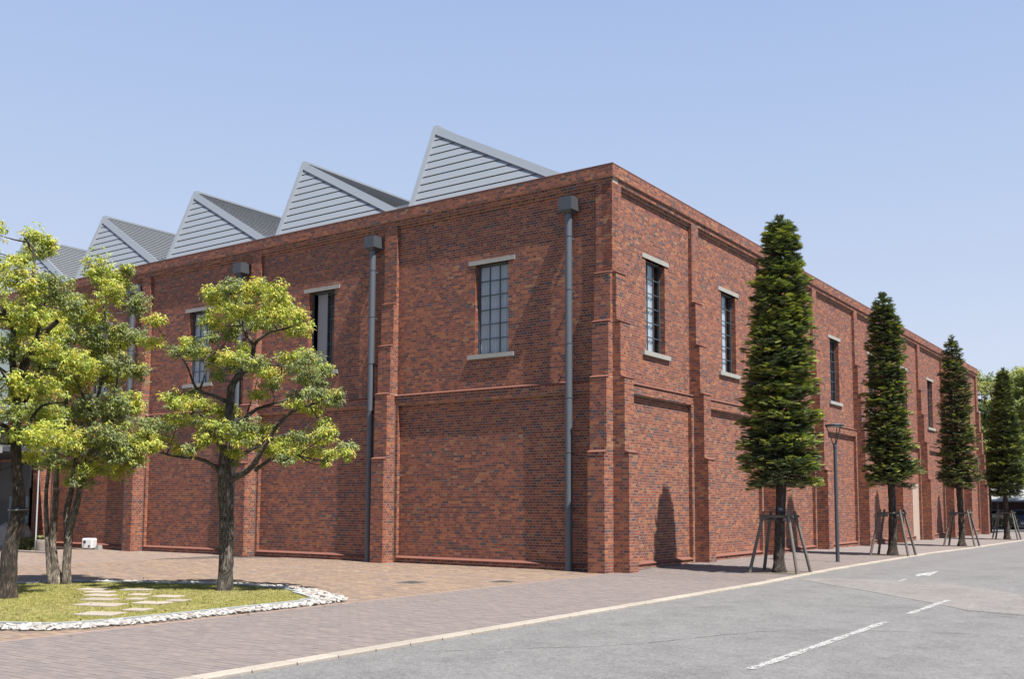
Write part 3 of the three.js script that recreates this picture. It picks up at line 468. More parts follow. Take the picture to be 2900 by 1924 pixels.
function broadleaf(label, base, pads, limbs, depth, seed, opt) {
  const t = thing('broadleaf_tree', label, 'tree', base, 'clipped broadleaf trees on the planted island'); t.rotation.y = YAW;
  const r = rng(seed), smax = Math.max(...pads.map(p => Math.abs(p[0]))) + .4;
  // give each limb and pad its own depth, so that the crown is as deep as it is wide
  const L3 = limbs.map(([pts, ra, rb2, dz], i) => { const end = dz ?? 0; return { pts: pts.map((p, k) => V(p[0], p[1], (opt.z0?.[i] ?? 0) + end * Math.pow(k / (pts.length - 1), 1.2) + (k ? (r() - .5) * .06 : 0))), ra, rb: rb2 }; });
  const trunkGeo = L3.filter((_, i) => i < opt.trunks).map((l, i) => limb(l.pts, l.ra, l.rb, seed + i * 7, 14, .13)), branchGeo = L3.filter((_, i) => i >= opt.trunks).map((l, i) => limb(l.pts, l.ra, l.rb, seed + 50 + i * 5, 8, .14));
  const skel = []; for (const l of L3) { const c = new THREE.CatmullRomCurve3(l.pts), n = 14; for (let k = 3; k <= n; k++) skel.push(c.getPoint(k / n)); }
  const places = [];
  for (const [s, y, rs, ry] of pads) {
    const halves = rs > .26 ? 2 : 1;
    for (let h = 0; h < halves; h++) {
      const lim = Math.sqrt(Math.max(.1, 1 - (s / smax) ** 2)) * depth, z = (halves === 2 ? (h ? 1 : -1) * (.25 + .6 * r()) : (r() * 2 - 1) * .85) * lim, c = V(s + (r() - .5) * .08, y + (r() - .5) * .06, z);
      const young = r() < (opt.young ?? .6) ? .85 : .3 * r();
      let best = null, bd = 1e9; for (const q of skel) { const d = q.distanceTo(c) + Math.max(0, q.y - c.y) * .8; if (d < bd) { bd = d; best = q; } }
      const mid = best.clone().lerp(c, .55).add(V((r() - .5) * .15, -.08 + (r() - .5) * .1, (r() - .5) * .15)); branchGeo.push(limb([best, mid, c.clone().add(V(0, -ry * .3, 0))], Math.min(.022, .008 + bd * .012), .005, seed + 999, 5, .12));
      for (let q = 0; q < 3; q++) { const e = c.clone().add(V((r() - .5) * rs * 1.7, (r() - .3) * ry * 1.3, (r() - .5) * rs * 1.6)); branchGeo.push(limb([c.clone().add(V(0, -ry * .3, 0)), c.clone().lerp(e, .5).add(V(0, -.02, 0)), e], .006, .003, seed + 998, 4, .1)); }
      const n = Math.round((opt.dens ?? 1) * (15 + 980 * rs * ry));
      for (let i = 0; i < n; i++) {
        const a = r() * 6.283, u = r() * 2 - 1, m = Math.pow(r(), .55) * (r() < .12 ? 1.35 : 1), q = Math.sqrt(1 - u * u), p = V(c.x + Math.cos(a) * q * rs * m * .95, c.y + (u * .9 + .1) * ry * m, c.z + Math.sin(a) * q * rs * .95 * m);
        const yg = r() < (young > .5 ? young : young + .04);
        places.push([p, yg ? YOUNG[Math.floor(r() * 5)] : OLD[Math.floor(r() * 4)], .48 + .4 * r()]);
      }
    }
  }
  part('trunk', merge(trunkGeo), opt.bark, t); part('branches', merge(branchGeo), opt.bark, t);
  CLUSTERS.forEach((geo, v) => {
    const mine = places.filter((_, i) => i % 3 === v), im = new THREE.InstancedMesh(geo, mLeaf, mine.length);
    mine.forEach(([p, c, s], i) => { im.setMatrixAt(i, M4.compose(p, Q.setFromEuler(EU.set((r() - .5) * .9, r() * 6.283, (r() - .5) * .9)), V(s, s, s))); im.setColorAt(i, c); });
    im.name = 'crown'; im.userData.kind = 'stuff'; shade(im); t.add(im);
  });
  return t;
}
const pads3 = [[-.16, 5.49, .31, .21], [.24, 5.56, .26, .24], [.69, 5.57, .43, .27], [1.05, 5.49, .21, .26], [.37, 5.23, .64, .24], [1.01, 5.16, .4, .24], [1.49, 5.06, .17, .24], [-.25, 5.0, .29, .19], [-1.18, 4.97, .24, .11], [-1.3, 4.62, .27, .13], [-.92, 4.64, .24, .19], [-.64, 4.54, .27, .21], [-.69, 4.74, .17, .1], [-.47, 4.85, .16, .13], [-.23, 4.39, .24, .19], [.17, 4.59, .17, .17], [.27, 4.32, .31, .17], [-.17, 4.04, .16, .16], [.68, 4.19, .32, .16], [.92, 4.55, .16, .16], [1.27, 4.57, .24, .13], [1.23, 4.34, .32, .12], [1.63, 4.29, .29, .16], [1.52, 4.04, .37, .17], [.79, 3.91, .26, .13], [.55, 3.71, .24, .13], [1.04, 3.79, .21, .12], [1.8, 3.64, .32, .15], [2.14, 3.69, .17, .17], [1.42, 3.51, .3, .12], [-.71, 3.78, .15, .1], [-.96, 3.61, .32, .13], [-.51, 3.48, .35, .16], [-.2, 3.41, .2, .2], [-1.29, 3.55, .13, .08], [-.87, 3.23, .3, .15], [-1.37, 3.13, .29, .13], [-1.43, 2.88, .28, .14], [-1.53, 2.65, .15, .15], [-1.18, 2.68, .28, .12], [-.64, 3.13, .26, .15], [-.19, 3.1, .32, .16], [.14, 2.93, .35, .24], [-.28, 2.78, .24, .17], [-.55, 2.65, .17, .12], [-.09, 2.65, .21, .16], [-.17, 2.45, .17, .09], [.51, 3.06, .33, .17], [.56, 2.81, .32, .16], [.76, 2.66, .21, .13], [.17, 2.56, .16, .13], [1.02, 2.81, .26, .14], [1.54, 2.88, .33, .14], [1.91, 3.16, .16, .16], [2.01, 2.91, .26, .17], [2.22, 2.69, .24, .14], [2.37, 2.56, .13, .13], [1.24, 2.61, .29, .19], [1.32, 2.38, .19, .11], [1.71, 2.61, .27, .13], [1.92, 2.41, .1, .1], [.19, 5.89, .08, .08]];
broadleaf('slender broadleaf tree with straight single trunk at the right tip of the lawn', [-3.28, .03, 9.03], pads3, [
  [[[0, -.05], [.01, .6], [-.02, 1.5], [-.07, 2.33], [0, 3.28], [.04, 3.91], [.28, 4.24], [.42, 4.65], [.26, 4.93], [.17, 5.31]], t => t < .06 ? lerp(.165, .14, t / .06) : t < .42 ? lerp(.14, .125, t) : lerp(.12, .02, (t - .42) / .58), .02, 0],
  [[[.0, 1.98], [.06, 2.06], [.45, 2.28], [.69, 2.58], [1.01, 3.08], [1.3, 3.33], [1.93, 3.54]], .075, .015, .7], [[[.52, 2.28], [.99, 2.53], [1.45, 2.53]], .045, .012, .6],
  [[[.0, 3.0], [.23, 3.23], [.47, 3.46], [.79, 3.58], [1.16, 3.74], [1.54, 3.97]], .055, .012, -.5], [[[-.1, 2.2], [-.42, 2.45], [-.97, 2.53], [-1.38, 2.68]], .05, .01, .6], [[[-.03, 2.7], [-.34, 2.98], [-.63, 3.33], [-.88, 3.53]], .045, .01, -.6],
  [[[0, 3.53], [-.21, 3.66], [-.59, 3.81], [-.75, 4.24], [-.94, 4.54]], .045, .01, .4], [[[-.59, 3.81], [-.55, 4.09], [-.61, 4.44]], .025, .01, -.3], [[[.42, 4.65], [.51, 4.75], [.81, 4.93], [1.02, 4.93], [1.44, 5.06]], .04, .01, .4], [[[.28, 4.24], [.68, 4.32], [1.1, 4.32], [1.27, 4.55]], .03, .008, -.6], [[[-.05, 2.41], [.32, 2.63], [1.01, 2.98], [1.56, 2.93], [2.06, 2.79]], .05, .01, -.6], [[[0, 2.8], [.1, 3.1], [0, 3.5]], .04, .01, -1.2], [[[0, 2.6], [-.1, 2.8], [.1, 3.0]], .04, .01, 1.2]],
  1.25, 301, { trunks: 1, bark: mBarkA });
broadleaf('leaning dark-trunked tree at the left edge with a black band round its trunk', [-5.02, .03, 12.22], [[-.22, 6.28, .32, .2], [.02, 6.4, .24, .2], [.26, 6.28, .18, .23], [-.34, 6.03, .16, .2], [.04, 5.87, .2, .11], [.16, 5.54, .34, .37], [-.18, 5.26, .26, .26], [.45, 5.27, .28, .25], [-.23, 4.88, .31, .31], [.32, 4.8, .32, .26], [-.05, 4.26, .31, .31], [.56, 4.26, .37, .26], [-.18, 3.8, .33, .33], [.29, 3.65, .35, .28], [.16, 3.19, .39, .24], [-.13, 2.81, .29, .25], [.55, 2.81, .44, .3], [-.14, 2.24, .17, .31], [-.86, 5.18, .49, .49], [-.97, 4.41, .47, .47], [-.85, 3.64, .43, .43], [-.74, 2.88, .47, .39], [.63, 5.46, .2, .16], [.27, 2.43, .2, .13], [-.74, 5.96, .31, .31]], [
  [[[-.02, -.06], [.0, .3], [.03, .87], [.11, 1.38], [.11, 1.8], [.06, 2.22], [.06, 2.64], [.06, 3.28], [.01, 3.71], [-.03, 4.12], [-.06, 4.74], [-.2, 4.96], [-.34, 5.13]], t => t < .08 ? lerp(.195, .145, t / .08) : lerp(.145, .03, t), .03, .2],
  [[[-.06, 4.74], [.05, 4.96], [.09, 5.25], [.16, 5.76], [.13, 6.12], [-.06, 6.36]], .06, .012, -.1], [[[.02, 3.71], [.16, 4.12], [.28, 4.32], [.53, 4.61], [.78, 4.78]], .085, .05, .3], [[[.24, 4.29], [.33, 4.63], [.35, 4.88], [.45, 5.13]], .05, .012, .1], [[[.06, 2.64], [.33, 3.34], [.6, 3.45]], .05, .012, -.5], [[[.06, 2.85], [-.21, 3.02], [-.5, 3.21]], .05, .012, .5], [[[-.2, 4.96], [-.49, 4.98], [-.9, 5.1]], .04, .012, .2], [[[.03, 3.5], [-.2, 3.8], [-.8, 4.2]], .05, .012, -.6], [[[.03, 3.2], [.1, 3.6], [.1, 4.0]], .05, .01, 1.0], [[[.03, 3.2], [0, 3.6], [-.1, 4.2]], .05, .01, -1.0]],
  1.15, 302, { trunks: 1, bark: mBarkB, dens: 1.0, young: .58 });
broadleaf('multi-stemmed tree of four grey stems at the back of the lawn', [-7.11, .01, 9.98], [[-.19, 5.43, .41, .32], [.25, 5.62, .4, .32], [.67, 6.35, .32, .37], [.88, 6.61, .19, .16], [.35, 6.56, .16, .09], [1.01, 5.89, .32, .34], [1.16, 5.17, .28, .19], [.63, 5.07, .41, .37], [.1, 4.89, .41, .32], [-.14, 4.17, .41, .32], [.57, 4.35, .49, .37], [1.1, 4.44, .28, .28], [-.11, 3.45, .49, .32], [.51, 3.54, .49, .35], [1.13, 3.72, .32, .32], [.28, 2.83, .41, .32], [.98, 3.01, .41, .32], [1.35, 3.1, .23, .23], [-.06, 2.43, .32, .23], [.74, 2.39, .41, .27], [1.17, 2.57, .32, .23], [.48, 2.1, .25, .19], [-.23, 2.16, .23, .18], [1.25, 2.83, .32, .27], [-.6, 4.6, .4, .35], [-.7, 3.6, .4, .35], [-.7, 5.2, .3, .3]], [
  [[[-.1, -.06], [-.16, .4], [-.21, .83], [-.2, 1.57], [-.19, 2.19], [-.19, 2.69], [-.1, 3.2], [0, 4.17], [-.09, 5.25]], t => t < .1 ? lerp(.13, .08, t / .1) : lerp(.08, .02, t), .02, .15], [[[.02, -.06], [.0, .5], [-.01, .96], [-.04, 1.45], [.04, 1.94], [.1, 2.56], [.3, 3.1], [.53, 4.17], [.62, 5.26], [.5, 5.88], [.56, 6.43]], .08, .015, -.1], [[[.1, -.06], [.09, .5], [.13, 1.08], [.23, 1.57], [.34, 2.07], [.45, 2.6], [.75, 3.1], [.98, 3.99], [1.04, 4.89]], .095, .02, .1], [[[-.18, -.06], [-.25, .4], [-.36, 1.2], [-.42, 1.57], [-.45, 1.94], [-.42, 2.56], [-.5, 3.6], [-.5, 4.6]], .06, .015, -.3],
  [[[.8, 3.2], [.95, 3.3], [1.22, 3.46]], .04, .01, .3], [[[.53, 4.17], [.8, 4.4], [1.01, 4.53]], .035, .01, -.4], [[[-.05, 4.17], [-.2, 4.5], [-.35, 4.89]], .035, .01, .4], [[[.4, 3.5], [.4, 3.9], [.3, 4.4]], .04, .01, .9], [[[.3, 3.0], [.3, 3.4], [.3, 3.8]], .04, .01, -1.0], [[[.3, 2.4], [.6, 2.5], [1.0, 2.6]], .035, .01, .6]],
  1.1, 303, { trunks: 4, bark: mBarkC, dens: 1.0, young: .58, z0: [0, -.12, .05, .1, .1, -.1, .1, 0, 0, 0] });
{ // band round the leaning trunk
  const b = thing('trunk_band', 'thin black cable wound round the leaning tree trunk', 'cable', [-5.02 + .11 * .824, 1.55, 12.22 - .11 * .566]);
  const g = []; for (let i = 0; i < 3; i++) { const t = new THREE.TorusGeometry(.152 + i * .003, .010, 8, 40); t.rotateX(Math.PI / 2 + .03 * (i - 1)); t.translate(.015, i * .024 - .024, .01); g.push(t); } part('cable_loops', merge(g), std(lin(.013, .013, .0196), .5), b); part('cable_tie', (() => { const t = new THREE.TorusGeometry(.161, .006, 6, 40); t.rotateX(Math.PI / 2 + .05); t.translate(.015, 0, .01); return t; })(), std(lin(.2608, .2608, .2739), .6), b);
}
// conifers
function spray(seed) {
  const r = rng(seed), P = [];
  const needleRow = (o, dir, len, n, nl) => { const side = V(-dir.z, 0, dir.x).normalize(); for (let i = 0; i < n; i++) { const t = (i + .5) / n, b = o.clone().addScaledVector(dir, len * t); for (const s of [-1, 1]) { const l = nl * (1.1 - .5 * t) * (.8 + .4 * r()), d = dir.clone().multiplyScalar(.75).addScaledVector(side, s * .75).add(V(0, .22 + .25 * r(), 0)).normalize(), tip = b.clone().addScaledVector(d, l), w = dir.clone().multiplyScalar(.013); P.push(...b.clone().sub(w).toArray(), ...b.clone().add(w).toArray(), ...tip.toArray()); } } };
  needleRow(V(0, 0, 0), V(1, .06, 0).normalize(), .24, 14, .055);
  for (const s of [-1, 1]) for (const t of [.25, .55]) needleRow(V(.24 * t, .01, 0), V(.8, .08, s * .62).normalize(), .15 * (1 - t * .4), 8, .05);
  const g = new THREE.BufferGeometry(); g.setAttribute('position', new THREE.Float32BufferAttribute(P, 3)); g.setAttribute('uv', new THREE.Float32BufferAttribute(new Float32Array(P.length / 3 * 2), 2)); g.computeVertexNormals(); return g;
}
const SPRAYS = [spray(71), spray(72)];
const mNeedle = new THREE.MeshPhysicalMaterial({ color: 0xffffff, roughness: .85, transmission: .3, thickness: 0, side: THREE.DoubleSide });
const CON = [lin(.0549, .0837, .0252), lin(.0711, .1071, .0288), lin(.0963, .1341, .0315), lin(.0585, .0801, .027)], TIP = [lin(.2367, .2844, .0333), lin(.3321, .351, .0423), lin(.18, .2367, .0333)];
function conifer(label, base, H, prof, seed, dens, tipShare, brown) {
  const t = thing('conifer_tree', label, 'tree', base, 'conifers planted along the kerb'), r = rng(seed);
  const R = y => { for (let i = 0; i + 1 < prof.length; i++) if (y <= prof[i + 1][0]) return lerp(prof[i][1], prof[i + 1][1], Math.max(0, (y - prof[i][0]) / (prof[i + 1][0] - prof[i][0]))); return .1; };
  const y0 = prof[0][0], lean = [(r() - .5) * .34, (r() - .5) * .3];
  const ax = y => V(lean[0] * y / H + .03 * Math.sin(y * 1.3 + seed), y, lean[1] * y / H);
  part('trunk', limb([ax(-.05), ax(.15), ax(.5), ax(1.3), ax(2.2), ax(4), ax(6), ax(H - .3)], u => u < .03 ? lerp(.2, .145, u / .03) : lerp(.14, .02, u), 0, seed, 16, .16), mBarkB, t);
  const br = [], pl = [[], []];
  for (let y = y0; y < H - .12; y += .10 + .05 * r()) {
    const nb = 7 + Math.floor(r() * 3), ph = r() * 6.283;
    for (let b = 0; b < nb; b++) {
      const yy = y + (r() - .5) * .24, az = ph + b / nb * 6.283 + (r() - .5) * .5, len = Math.max(.08, (R(yy) * (1 + (brown ? .55 : .38) * (vnoise(az * 1.6 + seed, yy * 1.1, 9973, seed) - .5)) + .02) * (.68 + .34 * r()) * (r() < .15 ? .65 : 1)), rise = (r() - .2) * .4 * len, bright = r() < .55 ? tipShare * 1.5 : tipShare * .3, c = ax(yy), d = V(Math.cos(az), 0, Math.sin(az)), end = c.clone().addScaledVector(d, len).add(V(0, rise - .05, 0));
      br.push(limb([c, c.clone().lerp(end, .5).add(V(0, -.03, 0)), end], .016, .005, seed + 3, 4, .1));
      const n = Math.max(3, Math.round(len * 46 * dens));
      for (let i = 0; i < n; i++) {
        const u = Math.pow((i + r()) / n, .62), p = c.clone().lerp(end, u), sp = (.10 + .30 * u * len), lat = (r() - .5) * 2 * sp; p.addScaledVector(V(-d.z, 0, d.x), lat); p.y += (r() - .5) * .17 - Math.abs(lat) * .1;
        const a2 = az + (lat / Math.max(.2, sp)) * .8 + (r() - .5) * .7, outer = u > .6;
        const col = outer && r() < bright ? TIP[Math.floor(r() * 3)] : (brown && r() < .16 ? lin(.0652, .0424, .0229) : CON[Math.floor(r() * 4)]);
        pl[i % 2].push([p, a2, (r() - .35) * .55, .5 + .4 * r(), col]);
      }
    }
  }
  for (let i = 0; i < 26; i++) { const p = ax(H - .32 * r()), a2 = r() * 6.28; pl[i % 2].push([p, a2, .5 + .7 * r(), .8, CON[i % 4]]); }
  part('branches', merge(br), mBarkB, t);
  SPRAYS.forEach((g, v) => { const im = new THREE.InstancedMesh(g, mNeedle, pl[v].length); pl[v].forEach(([p, az, el, s, c], i) => { im.setMatrixAt(i, M4.compose(p, Q.setFromEuler(EU.set((r() - .5) * .9, -az, el, 'YXZ')), V(s, s, s))); im.setColorAt(i, c); }); im.name = 'crown'; im.userData.kind = 'stuff'; shade(im); t.add(im); });
  return t;
}
const C1 = [3.39, .03, -2.19], C2 = [3.49, .05, -12.11], C3 = [3.43, -.01, -22.96], C4 = [3.24, -.07, -34.85];
conifer('nearest and tallest of the kerbside conifers, dense and dark green', C1, 8.75, [[2.25, .76], [2.57, .95], [3.32, .92], [4.5, .83], [5.58, .74], [6.67, .62], [7.2, .58], [7.6, .40], [8.2, .36], [8.75, .16]], 501, 1.5, .55);
conifer('second kerbside conifer from the brick corner, beyond the street lamp', C2, 8.5, [[2.3, .6], [2.7, .80], [4.0, .68], [5.4, .57], [6.9, .48], [7.75, .38], [8.4, .18]], 502, 1.15, .42);
conifer('thin third kerbside conifer with brownish sparse foliage', C3, 8.7, [[2.5, .75], [2.9, .9], [3.3, .82], [5.6, .62], [7.4, .42], [8.6, .14]], 503, .8, .35, true);
conifer('farthest kerbside conifer in front of the light green trees', C4, 8.7, [[2.3, .7], [2.6, .88], [3.6, .94], [5.4, .8], [6.7, .56], [7.6, .36], [8.6, .12]], 504, 1.3, .42);
// timber supports
const mPole = std(lin(.1304, .1161, .101), .9, { map: mStone.map });
[[C1, 'round timber support frame of the nearest kerbside conifer'], [C2, 'round timber support frame of the conifer beyond the street lamp'], [C3, 'round timber support frame of the thin brownish conifer'], [C4, 'round timber support frame of the farthest kerbside conifer']].forEach(([c, label], i) => {
  const s = thing('tree_support', label, 'tree support', c, 'timber supports round the kerbside conifers'), y = 1.36;
  for (const sx of [-1, 1]) for (const sz of [-1, 1]) part('post', rod([sx * .60, -.04, sz * .48], [sx * .30, y + .12, sz * .24], .042, .036, 10), mPole, s);
  for (const sz of [-1, 1]) part('rail', rod([-.42, y, sz * .205], [.42, y, sz * .205], .038, .036, 10), mPole, s);
  for (const sx of [-1, 1]) part('rail', rod([sx * .25, y - .078, -.36], [sx * .25, y - .078, .36], .036, .036, 10), mPole, s);
  part('binding', (() => { const t = new THREE.TorusGeometry(.15, .014, 6, 24); t.rotateX(Math.PI / 2); t.translate(0, y + .02, 0); return t; })(), std(lin(.0456, .0326, .0229), .95), s);
  if (i === 0) { const p = thing('tree_name_plate', 'small black plate on the trunk of the nearest conifer', 'plate', [c[0] + .10, 1.56, c[2] + .145]); p.rotation.y = YAW; part('plate', box(-.075, .075, -.06, .06, -.01, .01), std(lin(.0078, .013, .0229), .4), p); part('print_line', box(-.05, .03, .012, .022, .01, .0115), std(lin(.326, .3391, .3586), .6), p); part('print_line', box(-.05, .045, -.02, -.01, .01, .0115), std(lin(.2608, .2739, .2999), .6), p); }
});
for (const c of [C1, C2, C3, C4]) { const g = sheet([[c[0] - .62, c[2] + .55], [c[0] + .56, c[2] + .55], [c[0] + .56, c[2] - .55], [c[0] - .62, c[2] - .55]], 0, 1); const P = g.attributes.position; for (let i = 0; i < 4; i++) P.setY(i, gh(P.getZ(i)) + .006); part('soil_pit', g, std(lin(.1047, .0845, .0644), .95, { map: T_grain }), sidewalk); }
// ---------------------------------------------------------------- street lamp
{
  const l = thing('street_lamp', 'slim grey street lamp with flat disc head on three arms', 'street lamp', [3.2, .05, -7.28]), m = std(lin(.0555, .0652, .075), .45, { metalness: .3 });
  part('pole', rod([0, -.03, 0], [0, 3.3, 0], .055, .05, 18), m, l); part('collar', rod([0, 3.27, 0], [0, 3.4, 0], .06, .05, 18), m, l);
  for (let i = 0; i < 3; i++) { const a = i * 2.094 + .5; part('arm', rod([Math.cos(a) * .03, 3.32, Math.sin(a) * .03], [Math.cos(a) * .235, 3.88, Math.sin(a) * .235], .017, .014, 8), m, l); }
  const prof = [[0, 3.97], [.12, 3.965], [.26, 3.94], [.272, 3.92], [.262, 3.885], [.24, 3.88], [.0, 3.885]].map(p => new THREE.Vector2(...p)).reverse(); part('lamp_head', new THREE.LatheGeometry(prof, 36), m, l); part('diffuser', rod([0, 3.86, 0], [0, 3.882, 0], .2, .21, 28), std(lin(.3912, .3912, .3782), .4), l);
  part('base_plate', rod([0, -.02, 0], [0, .01, 0], .085, .08, 18), m, l);
}
// ---------------------------------------------------------------- manhole covers, small things by the wall
[[-2.0, 5.16, .46, 'dark square inspection cover in the forecourt, nearer one'], [-.56, 3.84, .4, 'dark square inspection cover by the corner of the forecourt']].forEach(([x, z, w, label]) => {
  const m = thing('inspection_cover', label, 'manhole cover', [x, 0, z]); part('rim', merge([box(-w / 2 - .03, -w / 2, -.02, .006, -w / 2 - .03, w / 2 + .03), box(w / 2, w / 2 + .03, -.02, .006, -w / 2 - .03, w / 2 + .03), box(-w / 2, w / 2, -.02, .006, -w / 2 - .03, -w / 2), box(-w / 2, w / 2, -.02, .006, w / 2, w / 2 + .03)]), std(lin(.1304, .1239, .1174), .7), m);
  part('cover', box(-w / 2 + .004, w / 2 - .004, -.02, .0045, -w / 2 + .004, w / 2 - .004), std(lin(.0391, .0326, .0294), .7), m);
});
{
  const b = thing('white_box', 'white portable cabinet on the paving at the foot of the brick wall', 'cabinet', [-21.45, .0, .42]); b.rotation.y = .35;
  part('case', new RoundedBoxGeometry(.44, .38, .3, 3, .05).translate(0, .21, 0), std(lin(.5347, .5347, .5412), .45), b); part('socket', box(-.14, -.04, .22, .32, .149, .155), std(lin(.0196, .0196, .0326), .5), b); part('vent', box(.06, .14, .08, .16, .149, .154), std(lin(.0782, .0782, .0913), .5), b); for (const s of [-1, 1]) part('foot', box(s * .16 - .04, s * .16 + .04, 0, .03, -.1, .1), mDark, b);
  const w = thing('cable_loop', 'dark cable hanging from the white cabinet', 'cable', [-21.45, 0, .42]); w.rotation.y = .35; part('cable', new THREE.TubeGeometry(new THREE.CatmullRomCurve3([V(-.09, .24, .16), V(-.1, .12, .2), V(-.16, .015, .24), V(-.34, .012, .3), V(-.5, .012, .2)]), 24, .008, 6), mDark, w);
  const k = thing('concrete_block', 'small grey concrete block beside the white cabinet', 'block', [-21.05, 0, .3]); part('block', hexa([[-.1, 0, .09], [.1, 0, .09], [.1, 0, -.09], [-.1, 0, -.09], [-.06, .16, .07], [.09, .16, .07], [.09, .16, -.07], [-.06, .16, -.07]]), std(lin(.2347, .2282, .2152), .9), k);
  const p = thing('planter', 'tapered stone planter with pale yellow flowers at the entrance', 'planter', [-20.66, 0, 2.64]); const pr = [[0, 0], [.17, 0], [.185, .06], [.21, .3], [.225, .42], [.205, .43], [.19, .38], [0, .36]].map(q => new THREE.Vector2(...q)); part('pot', new THREE.LatheGeometry(pr, 8), std(lin(.2608, .2217, .2021), .9, { map: mStone.map }), p);
  const rr = rng(91), fl = new THREE.InstancedMesh(CLUSTERS[0], mLeaf, 46); for (let i = 0; i < 46; i++) { const a = rr() * 6.28, d = .18 * Math.sqrt(rr()); fl.setMatrixAt(i, M4.compose(V(Math.cos(a) * d, .45 + .1 * rr(), Math.sin(a) * d), Q.setFromEuler(EU.set(rr(), rr() * 6, 0)), V(.6, .6, .6))); fl.setColorAt(i, rr() < .5 ? lin(.3912, .3586, .1304) : lin(.0913, .1304, .0261)); } fl.name = 'flowers'; fl.userData.kind = 'stuff'; shade(fl); p.add(fl);
  // boulder
  const bo = thing('boulder', 'large pale garden boulder beside the entrance', 'boulder', [-23.8, 0, 2.0]); const g = new THREE.IcosahedronGeometry(.5, 4), P = g.attributes.position; for (let i = 0; i < P.count; i++) { const v = V(P.getX(i), P.getY(i), P.getZ(i)), q = 1 + .5 * (vnoise(v.x * 3 + 9, v.y * 3 + v.z * 2 + 9, 99, 77) - .5) + .16 * (vnoise(v.x * 9 + 9, v.z * 9 + v.y * 7 + 19, 99, 78) - .5); P.setXYZ(i, v.x * q * 1.6, Math.max(-.1, v.y * q * 1.35 + .28), v.z * q * 1.1); } g.computeVertexNormals(); part('rock', g, std(lin(.2999, .2739, .2543), .9, { map: mStone.map }), bo);
  // low clipped hedge
  const hedge = (label, x, z, w, h, d, n, cols, seed, size) => { const t = thing('hedge', label, 'hedge', [x, 0, z]), r = rng(seed); part('core', new RoundedBoxGeometry(w * .9, h * .86, d * .85, 3, .08).translate(0, h * .43, 0), std(lin(.0196, .0261, .0078), .95), t); const im = new THREE.InstancedMesh(CLUSTERS[1], mLeaf, n); for (let i = 0; i < n; i++) { const f = r(); let q; if (f < .45) q = V((r() - .5) * w, h * (.92 + .1 * r()), (r() - .5) * d); else if (f < .8) q = V((r() - .5) * w, h * r(), d / 2 * (.93 + .1 * r())); else q = V((r() < .5 ? -1 : 1) * w / 2 * (.95 + .08 * r()), h * r(), (r() - .5) * d); im.setMatrixAt(i, M4.compose(q, Q.setFromEuler(EU.set(r(), r() * 6, r())), V(size, size, size))); im.setColorAt(i, cols[Math.floor(r() * cols.length)]); } im.name = 'leaves'; im.userData.kind = 'stuff'; shade(im); t.add(im); };
  hedge('low clipped yellow-green hedge along the entrance', -24.6, 1.9, 4.6, .42, .9, 1500, [lin(.1435, .163, .0261), lin(.1956, .1956, .0326), lin(.0913, .1174, .0196)], 92, .6);
  hedge('dark clipped hedge at the far end of the footway', -3.6, -68, 4.5, .75, 1.2, 900, [lin(.0196, .0294, .0098), lin(.0261, .0391, .0118)], 93, 1.3);
  part('kerb_edge', box(-29, -19.6, -.02, .06, 2.9, 3.05), mKerb[1], plaza);
}
// ---------------------------------------------------------------- glass entrance block at the left end
{
  const e = thing('entrance_block', 'dark glazed entrance block with metal canopy left of the brick wall', 'building');
  const mPanel = std(lin(.2217, .2739, .2869), .35, { metalness: .2 }), mg = std(lin(.0118, .0143, .0196), .55), mm = std(lin(.0652, .0717, .0815), .45, { metalness: .3 });
  for (let i = 0; i < 6; i++) part('cladding_panel', box(-27.6 - 2 * i - 1.98, -27.6 - 2 * i, 4.6, 8.6, .3, 2.2), mPanel, e);
  part('upper_glazing', box(-39.6, -27.6, 3.75, 4.59, .3, 2.1), mg, e);
  for (let i = 0; i < 6; i++) { part('glass_wall', box(-25.7 - 2.4 * i - 2.34, -25.7 - 2.4 * i, .1, 3.29, .3, .36), mg, e); part('mullion', box(-25.7 - 2.4 * i - 2.4, -25.7 - 2.4 * i - 2.34, .0, 3.29, .3, .42), mm, e); }
  
  part('canopy', box(-40, -20.6, 3.36, 3.5, .55, 4.2), mm, e); for (let i = 0; i < 20; i++) part('canopy_slat', box(-40, -20.6, 3.52, 3.58, .66 + i * .17, .73 + i * .17), std(lin(.2282, .2413, .2608), .4, { metalness: .4 }), e);
  part('canopy_beam', box(-40, -20.55, 3.3, 3.56, 4.21, 4.3), std(lin(.2934, .3065, .326), .4, { metalness: .4 }), e);
  for (const x of [-20.8, -25.2]) part('canopy_post', rod([x, 0, 2.8], [x, 3.36, 2.8], .024, .024, 12), std(lin(.4564, .463, .4695), .35, { metalness: .3 }), e);
  const s = thing('notice_board', 'blue-grey notice board under the entrance canopy', 'notice board', [-24.3, 0, 1.5]); s.rotation.y = .4; part('panel', box(-.4, .4, .9, 1.9, -.03, .03), std(lin(.1043, .1565, .1891), .5), s); for (const x of [-.36, .36]) part('post', box(x - .03, x + .03, 0, .9, -.025, .025), mm, s); part('handle', box(.28, .36, 1.2, 1.4, .031, .06), mDark, s);
}
